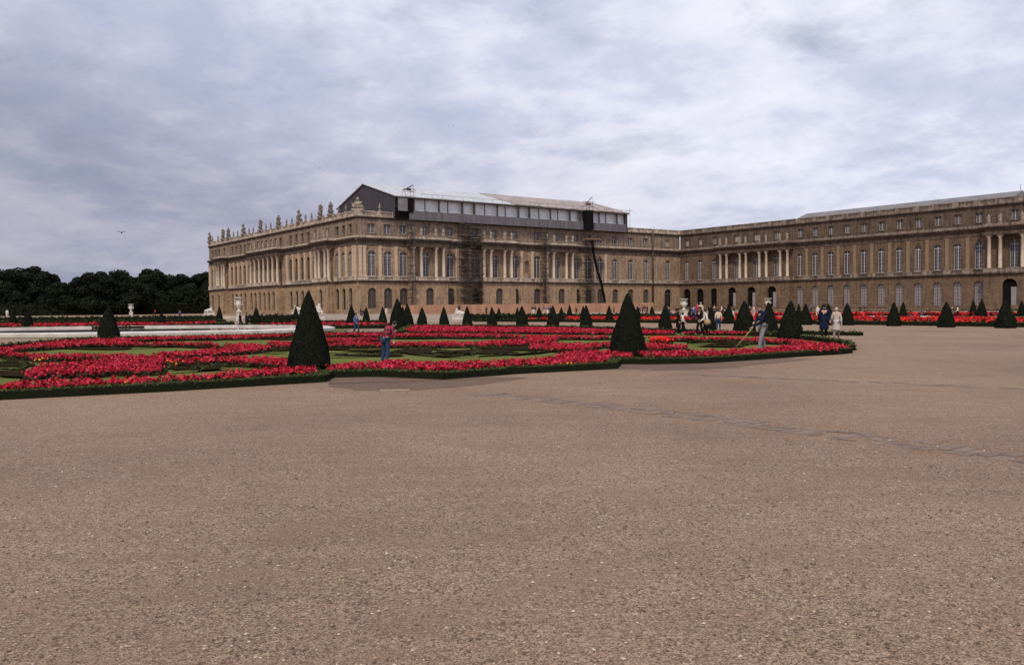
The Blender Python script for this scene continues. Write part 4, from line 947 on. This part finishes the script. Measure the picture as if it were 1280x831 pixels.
cones = [  # x, ytop, ybase, width, label
 (387, 364, 463.5, 49, 'largest dark yew cone, standing in the left notch of the parterre hedge'),
 (785, 366.5, 446, 43, 'second largest yew cone, standing in the right notch of the parterre hedge'),
 (136, 382, 422.5, 24, 'dark yew cone against the trees in front of the round basin'),
 (35, 386, 411.5, 13, 'yew cone second from the left frame edge beyond the basin'),
 (16.5, 388, 405, 9, 'leftmost small yew cone at the frame edge'),
 (202, 390.5, 409, 11, 'small yew cone below the marble urn before the trees, on the far left red band'),
 (274.5, 383, 402, 8, 'small yew cone in front of the far left end of the palace'),
 (320.5, 384, 407.5, 12, 'small yew cone just right of the two walkers in dark clothes'),
 (370, 383, 402, 7.5, 'small yew cone immediately left of the largest cone'),
 (439.5, 381, 408.5, 13, 'yew cone beside the blue dressed walker'),
 (458, 383.8, 404, 9, 'small yew cone right of the blue dressed walker'),
 (478.5, 383.5, 404, 10, 'small yew cone beside the pink and white figure'),
 (497, 373, 412.5, 20, 'taller yew cone just right of the plaid shirted man'),
 (503.5, 383, 406, 9, 'small yew cone between two taller ones right of the plaid shirted man'),
 (509.5, 380, 409.5, 15, 'middle sized yew cone second to the right of the plaid shirted man'),
 (527.8, 384, 406, 12, 'lone small yew cone in front of the left part of the hoarding'),
 (555, 383.5, 406, 11.5, 'small yew cone left of the sphinx at the right end of the steps'),
 (584, 383, 407.5, 12, 'small yew cone just right of the sphinx before the hoarding'),
 (615.3, 384.3, 408, 12.5, 'front one of a pair of small cones left of the middle red strip'),
 (623.6, 384.8, 401.5, 8, 'back one of a pair of small cones left of the middle red strip'),
 (646.8, 384.4, 402, 8, 'back cone overlapped by a larger one at the middle of the hoarding'),
 (652.5, 382.6, 409, 14.5, 'front cone of the overlapping pair at the middle of the hoarding'),
 (674, 384, 402, 10, 'small cone left of the group of people before the hoarding'),
 (691, 382.2, 409.5, 15, 'cone in front of the group of people before the hoarding'),
 (701.7, 384, 403, 9, 'small back cone just right of the people before the hoarding'),
 (712, 381, 397, 7, 'tiny cone beyond the middle red strip'),
 (729, 382.5, 403, 9, 'back cone hidden behind its front twin before the chute'),
 (732.8, 381.8, 410.5, 15, 'front cone of the twins below the rubbish chute'),
 (761.5, 382, 403.5, 10, 'small cone left of the second largest cone'),
 (797, 383, 403, 8.5, 'small cone peeping out right behind the second largest cone'),
 (815, 382.5, 394.5, 6.5, 'tiny cone at the right end of the hoarding'),
 (831.5, 381, 411.5, 16, 'cone left of the dark coated group of walkers'),
 (889, 383, 412.5, 14, 'cone between the walker with the tan bag and the cream jacket'),
 (911, 380.3, 405, 13, 'cone right of the walker in the cream jacket'),
 (930.5, 376.3, 417, 26, 'broad cone left of the man with the pole'),
 (960.8, 377.8, 417, 22, 'cone directly behind the man with the pole'),
 (988, 376.3, 424.5, 29, 'tall broad cone right of the man with the pole'),
 (998.4, 379.3, 405.5, 9, 'narrow back cone right of the tall broad one'),
 (1007, 379.6, 406.5, 15, 'second back cone right of the tall broad one'),
 (1029, 379.5, 406.5, 13, 'cone behind the man in the long dark coat'),
 (1035.5, 379.5, 407, 13, 'cone between the two coat wearing walkers'),
 (1059, 379, 407, 16, 'cone right of the two coat wearing walkers'),
 (1117.3, 378.2, 408, 16.5, 'first lone cone on the front strip of the right hand beds'),
 (1128.8, 377, 397, 9, 'small back cone behind the first lone cone of the right hand beds'),
 (1182.8, 377.6, 409.5, 20, 'cone in front of the person in white by the darker wing'),
 (1216.6, 375.2, 395.5, 8.5, 'small back cone, left one of two before the big passage arch'),
 (1227, 374.3, 398.5, 12.5, 'back cone, right one of two before the big passage arch'),
 (1257, 374.5, 410.5, 23, 'broad cone before the big passage arch near the right edge'),
 (1277, 376, 396, 10, 'cone cut by the right frame edge')]
for k, (x, yt, yb, w, lab) in enumerate(cones):
    p = G(x, yb - .4); sc = math.hypot(*p) and p[1] / F_PX; h = (yb - yt) * sc; wd = w * sc / .92
    e_ = empty('yew_cone', (p[0], p[1], 0), random.uniform(0, 6), lab, 'topiary', 'clipped yew cones')
    f = link('foliage', CN[k] if k < 2 else CF[k % 3], e_); f.scale = (wd, wd, h); link('trunk', TRK, e_)

# ------------------------------------------------------------------ marble urns and sphinxes
def garden_urn(x, yt, yb, label):
    p = G(x, yb); s_ = p[1] / F_PX; h = (yb - yt) * s_; u = empty('garden_urn', (*p, 0), .3, label, 'urn', 'marble garden urns')
    m = MB(); m.box(-.42, .42, -.42, .42, 0, .18); m.box(-.34, .34, -.34, .34, .18, h * .36); m.box(-.4, .4, -.4, .4, h * .36, h * .40); m.build('pedestal', 'marble', u)
    b0 = h * .40; k = (h - b0)
    m = MB(); m.lathe([(.26, 0), (.28, .05 * k), (.12, .14 * k), (.13, .2 * k), (.32, .32 * k), (.40, .48 * k), (.38, .60 * k), (.30, .72 * k), (.28, .80 * k), (.42, .90 * k), (.56, .95 * k), (.57, 1.0 * k), (.45, 1.0 * k)], (0, 0, b0), 18); m.build('bowl', 'marble', u)
    m = MB()
    for sx in (-1, 1): m.bar((sx * .36, 0, b0 + .4 * k), (sx * .56, 0, b0 + .58 * k), .06, n=6); m.bar((sx * .56, 0, b0 + .58 * k), (sx * .42, 0, b0 + .8 * k), .05, n=6)
    m.build('handles', 'marble', u)
    return u
garden_urn(298.7, 371.5, 401, 'tall white marble urn before the garden front, near the two dark walkers')
garden_urn(164, 380, 396.5, 'white marble urn standing before the dark trees')
garden_urn(855, 373.5, 396.5, 'white marble urn beside the crowd near the corner of the two palace blocks')
garden_urn(960, 372.8, 394, 'white marble urn showing above the cone behind the man with the pole')

def skin_mesh(name, verts, edges, radii, mat, sub=1, root=0):
    me = bpy.data.meshes.new(name); me.from_pydata(verts, edges, []); o = bpy.data.objects.new(name, me); COL.objects.link(o)
    md = o.modifiers.new('s', 'SKIN'); md.use_smooth_shade = True; o.modifiers.new('b', 'SUBSURF').levels = sub
    sv = me.skin_vertices[0].data
    for i, r in enumerate(radii): sv[i].radius = (r, r) if isinstance(r, (int, float)) else r; sv[i].use_root = (i == root)
    bpy.context.view_layer.update(); dg = bpy.context.evaluated_depsgraph_get()
    out = bpy.data.meshes.new_from_object(o.evaluated_get(dg)); out.name = name
    bpy.data.objects.remove(o); out.materials.clear(); out.materials.append(MATS[mat]); return out
sph_body = skin_mesh('sphinx_body', [(0, 0, .45), (-.5, 0, .42), (-.85, 0, .38), (.35, 0, .6), (.45, 0, .95), (.5, 0, 1.15), (.55, .16, .3), (.95, .16, .12), (.55, -.16, .3), (.95, -.16, .12), (-.6, .3, .22), (-.2, .36, .1), (-.6, -.3, .22), (-.2, -.36, .1), (-1.15, .1, .2)],
    [(0, 1), (1, 2), (0, 3), (3, 4), (4, 5), (3, 6), (6, 7), (3, 8), (8, 9), (1, 10), (10, 11), (1, 12), (12, 13), (2, 14)], [.30, .28, .24, .30, .14, .17, .13, .09, .13, .09, .18, .1, .18, .1, .05], 'marble', 2)
cup = skin_mesh('cupid', [(0, 0, 0), (.02, 0, .28), (0, 0, .42), (0, 0, .55), (.2, .14, -.15), (.24, .2, -.4), (.2, -.14, -.15), (.24, -.2, -.4), (.2, .22, .25), (.35, .2, .35), (.15, -.25, .15), (.3, -.2, .05)],
    [(0, 1), (1, 2), (2, 3), (0, 4), (4, 5), (0, 6), (6, 7), (1, 8), (8, 9), (1, 10), (10, 11)], [.14, .15, .07, .12, .08, .05, .08, .05, .05, .04, .05, .04], 'bronze', 2)
for (x, yt, yb, rz, cp, lab) in ((397, 378, 400, -.9, 0, 'white marble sphinx half hidden behind the largest cone'), (437, 367, 392.5, .3, 1, 'marble sphinx with a dark bronze child at the palace corner'), (574, 381, 400, 2.6, 1, 'white marble sphinx with a small bronze child before the hoarding'), (372, 378, 393.5, 2.8, 1, 'marble sphinx on the terrace left of the largest cone'), (262, 383, 394, .3, 0, 'small white sphinx at the foot of the far left palace corner')):
    p = G(x, yb); s_ = p[1] / F_PX; k = (yb - yt) * s_ / (2.35 if cp else 1.95)
    e_ = empty('sphinx', (*p, 0), rz, lab, 'sculpture', 'sphinxes by the steps'); e_.scale = (k,) * 3
    m = MB(); m.box(-1.25, 1.15, -.5, .5, 0, .12); m.box(-1.15, 1.05, -.42, .42, .12, .6); m.box(-1.22, 1.12, -.48, .48, .6, .7); m.build('pedestal', 'marble', e_)
    link('sphinx_body', sph_body, e_, (0, 0, .68))
    if cp: link('cupid', cup, e_, (-.1, 0, 1.78))

# ------------------------------------------------------------------ trees
def tree_mesh(seed, H=14.0, Rr=6.5):
    st = random.getstate(); random.seed(seed); mb = MB(); Cs, Ns = [], []
    for k in range(30):
        t = random.random(); z = H * (.14 + .76 * t); rad = Rr * (1 - .65 * t ** 2.2) * random.uniform(.25, .8); a = random.uniform(0, 6.28)
        c = np.array([rad * math.cos(a), rad * math.sin(a), z]); r = random.uniform(1.5, 2.6) * (1 - .25 * t); mb.ball(tuple(c), (r * .7, r * .7, r * .62), 0, 7, 5, .15)
        n = 320; d = rng.normal(size=(n, 3)); d /= np.linalg.norm(d, axis=1, keepdims=True)
        Cs.append(c + d * np.array([r, r, r * .88]) * rng.uniform(.85, 1.18, (n, 1))); Ns.append(d + rng.normal(size=(n, 3)) * .6)
    mb.ball((0, 0, H * .46), (Rr * .45, Rr * .45, H * .3), 0, 10, 7, .15)
    C_ = np.concatenate(Cs); mb.quads(C_, np.concatenate(Ns), rng.uniform(.3, .62, len(C_)), 1); random.setstate(st)
    return mb.mesh('crown', ['tree_core', 'tree_leaf'])
TM = [tree_mesh(k) for k in (11, 12, 13, 14)]
m = MB(); m.bar((0, 0, -.2), (.2, 0, 6.5), .38, n=8, r2=.22); m.bar((.1, 0, 4.5), (1.8, .6, 7.5), .18, n=6, r2=.1); m.bar((.1, 0, 4.2), (-1.7, -.5, 7.2), .18, n=6, r2=.1); TTK = m.mesh('trunk', 'bark')
trees = [(-70, 338, 'far'), (-30, 336, ''), (8, 335, ''), (34, 334, ''), (55, 341, ''), (78, 352, ''), (98, 345, ''), (122, 340, ''), (148, 339, ''), (166, 345, ''), (188, 334.62, ''), (207, 343, ''), (226, 344, ''), (245, 343, ''), (258, 339, '')]
tl = ['out of frame tree further left', 'tree cut by the left frame edge, behind the others', 'leftmost full tree, tallest crown of the left clump', 'second tall tree of the left clump with domed top', 'tree on the right slope of the left clump',
      'lowest tree in the dip of the tree line', 'tree rising just right of the dip', 'tree behind the dark cone by the basin', 'bushy tree between the dark cone and the marble urn', 'lower ragged tree just above the marble urn', 'tall round topped tree right of the marble urn', 'tree in the shoulder right of the tall round topped one', 'tree midway between the round topped one and the palace', 'second tree from the palace in the tree line', 'tree touching the far left edge of the palace']
for k, (x, y, _) in enumerate(trees):
    Z = 262 + (k * 37 % 23) + (75 if x > 180 else 0); r_ = ray(x, y); t = Z / r_[1]; top = 1.8 + r_[2] * t; px = r_[0] * t
    e_ = empty('tree', (px, Z, 0), k * 1.9, 'dark green ' + tl[k], 'tree', 'trees left of the palace'); s_ = top / 13.6
    c = link('crown', TM[k % 4], e_); c.scale = (s_ * 1.12, s_ * 1.12, s_); link('trunk', TTK, e_).scale = (s_,) * 3
for k in range(9):
    x = -130 + k * 46 + (k % 3) * 7; Z = 352 + (k * 53 % 17); r_ = ray(x, 346 + (k * 29 % 9)); t = Z / r_[1]; s_ = (1.8 + r_[2] * t) / 14.4
    e_ = empty('tree', (r_[0] * t, Z, 0), k * 1.3 + 1, f'{ordn[k]} tree from the left in the half hidden back row of dark trees', 'tree', 'back row of trees'); c = link('crown', TM[(k + 1) % 4], e_); c.scale = (s_ * 1.3, s_ * 1.3, s_); link('trunk', TTK, e_).scale = (s_,) * 3
hedge('tall_hedge', [(-230, 258), (-150, 257), (-128, 268), (-108, 300)], 2.5, 3.4, 'tall dark clipped hedge closing the garden under the trees', leaf=.7, dens=3)

# ------------------------------------------------------------------ people
def person(x, yb, hpx=None, H=1.72, face=0, top='navy', legs='jeans', hair='hair_dark', pose=None, label='', coat=False, lean=0, zoff=0, detail=False, hat=None, skirt=None, posmap=None):
    p = G(x, yb); Z = p[1]
    if hpx: H = hpx * Z / F_PX
    e_ = empty('person', (p[0], p[1], zoff), face, label, 'person'); k = H / 1.75
    J = dict(pel=(0, 0, .95), wst=(0, -.0, 1.10), ch=(0, -.0, 1.34), nk=(0, 0, 1.50), hd=(0, -.02, 1.60), tp=(0, -.01, 1.68),
             ls=(.18, 0, 1.42), le=(.24, .02, 1.14), lw=(.25, -.08, .90), rs=(-.18, 0, 1.42), re=(-.24, .02, 1.14), rw=(-.25, -.08, .90),
             lh=(.10, 0, .91), lk=(.12, -.02, .50), la=(.12, .03, .08), rh=(-.10, 0, .91), rk=(-.12, -.02, .50), ra=(-.12, .03, .08))
    J.update(pose or {})
    if lean:      # bend the upper body forward about the pelvis (towards -y)
        for n in ('wst', 'ch', 'nk', 'hd', 'tp', 'ls', 'le', 'lw', 'rs', 're', 'rw'):
            if pose and n in pose: continue
            v = Vector(J[n]) - Vector((0, 0, .95)); v.rotate(Matrix.Rotation(lean, 3, 'X')); J[n] = tuple(v + Vector((0, 0, .95)))
    names = list(J); V = [tuple(Vector(J[n]) * k) for n in names]; ix = {n: i for i, n in enumerate(names)}
    rad = dict(pel=.115, wst=.105, ch=.13, nk=.05, hd=.085, tp=.075, ls=.06, le=.042, lw=.028, rs=.06, re=.042, rw=.028, lh=.085, lk=.055, la=.038, rh=.085, rk=.055, ra=.038)
    Rd = [rad[n] * k for n in names]
    E_ = [('pel', 'wst'), ('wst', 'ch'), ('ch', 'nk'), ('nk', 'hd'), ('hd', 'tp'), ('ch', 'ls'), ('ls', 'le'), ('le', 'lw'), ('ch', 'rs'), ('rs', 're'), ('re', 'rw'), ('pel', 'lh'), ('lh', 'lk'), ('lk', 'la'), ('pel', 'rh'), ('rh', 'rk'), ('rk', 'ra')]
    Eb = [(ix[a], ix[b]) for a, b in E_]; Vb = list(V); Rb = list(Rd)
    # nose, feet, hands
    def add(par, off, r):
        Vb.append(tuple(Vector(Vb[par]) + Vector(off) * k)); Rb.append(r * k); Eb.append((par, len(Vb) - 1)); return len(Vb) - 1
    hand = []
    for w_, e__, sg in (('lw', 'le', 1), ('rw', 're', -1)):
        d = (Vector(J[w_]) - Vector(J[e__])).normalized(); s_ = d.orthogonal().normalized(); u = d.cross(s_)
        pm = add(ix[w_], d * .075, .030)
        if detail:
            for j, ln in zip((-1.5, -.5, .5, 1.5), (.07, .082, .078, .062)):
                f1 = add(pm, d * (ln * .5) + s_ * j * .017, .0095); add(f1, d * (ln * .4) + u * .03, .0085)
            t1 = add(pm, d * -.01 + s_ * .045, .011); add(t1, d * .035 + u * .012, .0095)
        else: add(pm, d * .075, .020)
    add(ix['la'], (.01, -.15, -.035), .034); add(ix['ra'], (-.01, -.15, -.035), .034)
    link('body', skin_mesh('body', Vb, Eb, Rb, 'skin', 1 if not detail else 2, ix['pel']), e_)
    # face
    if detail:
        m = MB(); hd = Vector(J['hd']) * k; m.ball(tuple(hd + Vector((0, -.095, .005)) * k), (.014 * k, .02 * k, .022 * k)); 
        for sx in (-1, 1): m.ball(tuple(hd + Vector((sx * .088, 0, .01)) * k), (.012 * k, .02 * k, .03 * k))
        m.build('nose_and_ears', 'skin', e_)
    def cloth(nm, keys, extra, mat):
        sub = [n for n in names if n in keys]; mp_ = {n: i for i, n in enumerate(sub)}
        ee = [(mp_[a], mp_[b]) for a, b in E_ if a in mp_ and b in mp_]; vv = [V[ix[n]] for n in sub]; rr = [(rad[n] + extra.get(n, .014)) * k for n in sub]
        link(nm, skin_mesh(nm, vv, ee, rr, mat, 1, mp_['pel']), e_)
    if skirt:
        m = MB(); m.lathe([(.13 * k, 1.02 * k), (.17 * k, .9 * k), (.24 * k, .45 * k), (.26 * k, .40 * k)], n=12, sy=.8); m.build('skirt', skirt, e_)
    else: cloth('trousers', {'pel', 'lh', 'lk', 'la', 'rh', 'rk', 'ra'}, dict(la=.026, ra=.026, lk=.024, rk=.024), legs)
    cloth('coat' if coat else 'shirt', {'pel', 'wst', 'ch', 'ls', 'le', 'rs', 're', 'lw', 'rw', 'nk'}, dict(pel=.03, nk=.018, wst=.028, ch=.022, le=.02, re=.02, lw=.012, rw=.012), top)
    if coat:
        m = MB(); m.lathe([(.15 * k, 1.15 * k), (.18 * k, .95 * k), (.22 * k, .6 * k), (.23 * k, .5 * k)], n=12, sy=.75); m.build('coat_skirt', top, e_)
    m = MB(); nk = (Vector(J['nk']) * .75 + Vector(J['ch']) * .25) * k; m.ball(tuple(nk), (.105 * k, .095 * k, .085 * k), 0, 10, 6); m.build('collar', top, e_)
    m = MB(); hd = (Vector(J['hd']) + Vector(J['tp'])) / 2 * k
    hd2 = hd + Vector((0, .02, .02)) * k
    m.ball(tuple(hd2), (.098 * k, .10 * k, .115 * k), 0, 10, 7, .04); m.build('hair', hair, e_)
    m = MB()
    for n_a in ('la', 'ra'): a = Vector(J[n_a]) * k; m.ball((a.x, a.y - .07 * k, .035 * k + max(0, a.z - .08 * k)), (.052 * k, .14 * k, .05 * k), 0, 8, 5)
    m.build('shoes', 'cloth_black', e_)
    return e_
C = 'cloth_'
walk = dict(lk=(.10, -.14, .52), la=(.10, -.22, .10), rk=(-.10, .02, .50), ra=(-.10, .26, .14), lw=(.24, .12, .93), rw=(-.24, -.22, .95))
walk2 = dict(rk=(-.10, -.12, .52), ra=(-.10, -.18, .10), lk=(.10, .02, .50), la=(.10, .22, .12), rw=(-.26, .10, .92), lw=(.25, -.2, .96))
person(482.5, 455, 58, face=2.4, top='cloth_plaid', legs=C + 'jeans', label='person in a red and black plaid shirt and blue jeans stooping in the parterre', detail=True,
       pose=dict(wst=(.0, -.05, 1.10), ch=(-.02, -.20, 1.30), nk=(-.02, -.33, 1.42), hd=(-.02, -.42, 1.47), tp=(-.02, -.46, 1.53), ls=(.16, -.18, 1.38), le=(.30, -.16, 1.12), lw=(.34, -.30, .88), rs=(-.20, -.18, 1.38), re=(-.36, -.10, 1.14), rw=(-.42, -.04, .90), lk=(.16, -.04, .5), la=(.2, .02, .08), rk=(-.12, 0, .5), ra=(-.16, .1, .08)))
pm = person(953, 440.5, 61, face=-1.35, top=C + 'navy', legs=C + 'grey', hair='hair_brown', label='person in navy jumper and grey trousers raking the flowers with a long pole', detail=True,
       pose=dict(ch=(0, -.06, 1.34), nk=(0, -.09, 1.50), hd=(0, -.14, 1.60), tp=(0, -.15, 1.68), lw=(.08, -.42, .92), le=(.22, -.18, 1.10), rw=(-.04, -.30, 1.08), re=(-.24, -.10, 1.14), lk=(.14, -.14, .5), la=(.14, -.22, .08), rk=(-.14, .06, .5), ra=(-.14, .20, .08)))
pp = G(953, 440.5)
rk = empty('rake', (pp[0] - .95, pp[1] + .1, 0), 0, 'long pale wooden rake held out to the left over the red flowers', 'rake')
m = MB(); m.bar((0, -.05, .22), (.85, -.12, 1.20), .020, n=6); m.build('handle', 'straw', rk)
m = MB(); m.bar((-.02, -.25, .2), (-.02, .2, .2), .02)
for y in np.linspace(-.24, .19, 9): m.bar((-.02, y, .2), (-.05, y, .1), .008)
m.build('head', 'iron', rk)
person(1030, 424, 44.5, face=2.9, top=C + 'navy', legs=C + 'black', coat=True, label='person in a long dark coat seen from behind on the gravel at the right', pose=walk2, detail=True)
person(1045.5, 424.5, 40, face=2.7, top=C + 'lightgrey', legs=C + 'taupe', hair='hair_light', coat=True, label='grey haired person in a pale patterned coat beside the dark coated one', pose=walk2, detail=True)
person(848, 419, 34, face=1.2, top=C + 'black', legs=C + 'black', coat=True, label='person in black behind the white sleeved walker, left of the tan bag')
person(853.5, 418.5, 28, face=1.4, top=C + 'white', legs=C + 'black', label='person with white sleeves walking left of the tan bag', pose=walk)
person(875, 419.5, 36, face=-1.2, top=C + 'black', legs=C + 'black', label='tall person in black left of the one carrying the tan bag', pose=walk2)
person(881.5, 420, 34, face=-1.4, top=C + 'white', legs=C + 'black', label='person in a white top carrying a tan shoulder bag', pose=walk)
q = G(883, 420); bg = MB(); bg.ball((0, 0, 0), (.19, .12, .17), 0, 10, 7); hb = empty('shoulder_bag', (q[0], q[1] - .25, .78), 0, 'rounded tan shoulder bag on the white topped walker', 'bag'); bg.build('pouch', 'cloth_tan', hb); bg = MB(); bg.bar((-.12, .05, .12), (-.05, .15, .6), .015); bg.bar((.12, .05, .12), (-.05, .15, .6), .015); bg.build('strap', 'cloth_brown', hb)
person(898, 413.5, 27, face=3.0, top=C + 'cream', legs=C + 'jeans', label='person in a cream jacket and jeans right of the tan bag')
person(445.3, 417.8, 27, face=1.0, top=C + 'blue', legs=C + 'jeans', hair='hair_brown', label='person in blue walking on the gravel beyond the flowers at centre left', pose=walk)
person(300.5, 410, 20, face=1.5, top=C + 'black', legs=C + 'navy', label='left one of two dark clothed walkers below the tall marble urn', pose=walk)
person(308.5, 410, 20, face=1.5, top=C + 'navy', legs=C + 'black', label='right one of two dark clothed walkers below the tall marble urn', pose=walk2)
person(483, 395, 11, face=0, top=C + 'pink', legs=C + 'white', label='small far person in pink and white before the left end of the hoarding')
small = [(454, 396.5, 12, 'navy', 'black', 'left of two small dark people on the steps beside a cone'), (451, 397, 12, 'black', 'darkjeans', 'right of two small dark people on the steps beside a cone'),
 (608, 393.7, 11, 'black', 'black', 'small lone dark person left before the hoarding'), (614, 394, 11, 'darkjeans', 'black', 'second small dark person before the hoarding'),
 (666, 393.6, 12, 'black', 'white', 'leftmost of the group before the middle of the hoarding'), (669, 393.8, 12, 'navy', 'lightgrey', 'second of the group before the middle of the hoarding'), (680, 394, 12.5, 'blue', 'cream', 'person in blue in the group before the middle of the hoarding'), (684.5, 394.2, 12, 'purple', 'white', 'person in purple in the group before the middle of the hoarding'), (688, 394, 12, 'navy', 'jeans', 'rightmost of the group before the middle of the hoarding'),
 (720.5, 393.5, 11, 'brown', 'black', 'dark person before the hoarding left of the chute'), (767.5, 393, 10.5, 'black', 'black', 'small dark person before the hoarding right of the chute'),
 (799.5, 392.8, 12, 'blue', 'black', 'leftmost of the row of people at the right end of the hoarding'), (803, 392.8, 12, 'red', 'navy', 'person in red in the row at the right end of the hoarding'), (806, 392.8, 12, 'black', 'grey', 'third of the row at the right end of the hoarding'), (809, 392.8, 11.5, 'navy', 'black', 'rightmost of the row at the right end of the hoarding'),
 (836, 396, 13, 'black', 'navy', 'dark person left of the marble urn by the crowd'), (845, 394, 12, 'brown', 'black', 'person in brown near the marble urn by the crowd'),
 (864, 402, 21, 'navy', 'black', 'first person from the left in the crowd right of the marble urn'), (867.5, 403, 22, 'blue', 'darkjeans', 'person in blue in the crowd right of the marble urn'), (871.5, 401, 23, 'red', 'black', 'person with red top at the middle of the crowd'), (876, 400, 22, 'cream', 'black', 'fair person in cream at the middle of the crowd'), (886, 399, 19, 'black', 'grey', 'dark person at the right of the crowd'), (893, 400, 20, 'brown', 'navy', 'person in brown at the right of the crowd'), (902, 398, 17, 'pink', 'black', 'person in pink at the right end of the crowd'), (905.5, 402, 18, 'black', 'black', 'last dark person at the right end of the crowd'),
 (917, 397, 15, 'black', 'white', 'person with white trousers right of the crowd'), (937, 395.5, 14, 'navy', 'red', 'left one of two people near the broad cone'), (942, 395.5, 14, 'pink', 'lightgrey', 'right one of two people near the broad cone'),
 (1014, 391.3, 12, 'blue', 'navy', 'person in dark blue before the darker wing'), (1022, 396, 14, 'white', 'cream', 'child in white and yellow before the darker wing'), (1152, 396, 10, 'black', 'blue', 'small dark person among the right hand beds'),
 (1190, 398, 17, 'brown', 'taupe', 'person in brown beside the cone near the darker wing'), (1197, 397.5, 15, 'white', 'black', 'person in a white shirt near the darker wing'), (1075, 390.8, 10, 'black', 'black', 'small dark person close to the wall of the darker wing'),
 (225, 402, 15, 'purple', 'blue', 'person in purple at the far left behind the hedge'), (9, 398.5, 12, 'white', 'white', 'person in white at the left edge before the trees'), (194, 395.5, 9, 'red', 'black', 'tiny person in red before the trees')]
for k, (x, y, h, t, l, lab) in enumerate(small):
    person(x, y, h, face=(k * 1.7) % 6.28, top=C + t, legs=C + l, hair=('straw' if 'yellow' in lab else ('hair_light' if 'fair' in lab else ('hair_dark', 'hair_brown')[k % 2])), label=lab[0] + lab[1:] if lab.startswith('person') else lab, pose=(None, walk, walk2)[k % 3])

# ------------------------------------------------------------------ birds
def bird(x, y, Z, span, face, label):
    r_ = ray(x, y); t = Z / r_[1]; e_ = empty('bird', (r_[0] * t, Z, 1.8 + r_[2] * t), face, label, 'bird')
    m = MB(); m.ball((0, 0, 0), (span * .07, span * .24, span * .065), 0, 8, 6); m.ball((0, -span * .25, span * .03), (span * .045, span * .06, span * .045), 0, 8, 5); m.bar((0, -span * .29, span * .03), (0, -span * .35, span * .02), span * .015, r2=span * .004); m.build('body', 'bird_grey', e_)
    for sx in (-1, 1):
        m = MB(); P = [(0, -.06, .02), (.22, -.12, .13), (.5, .03, .06), (.26, .06, .12), (0, .08, .02)]; P = [(sx * a * span, b * span, c * span) for a, b, c in P]
        m.face(P); m.face([(a, b, c - .012 * span) for a, b, c in P[::-1]]); m.build('wing', 'bird_grey', e_)
bird(152, 291, 95, 1.25, .4, 'pale gull gliding low in the sky above the left tree line')
bird(400, 210.5, 90, .42, 1.2, 'small dark bird high over the garden front of the palace')
bird(567, 157, 110, .35, 2.0, 'tiny bird in the middle of the sky above the work roof')
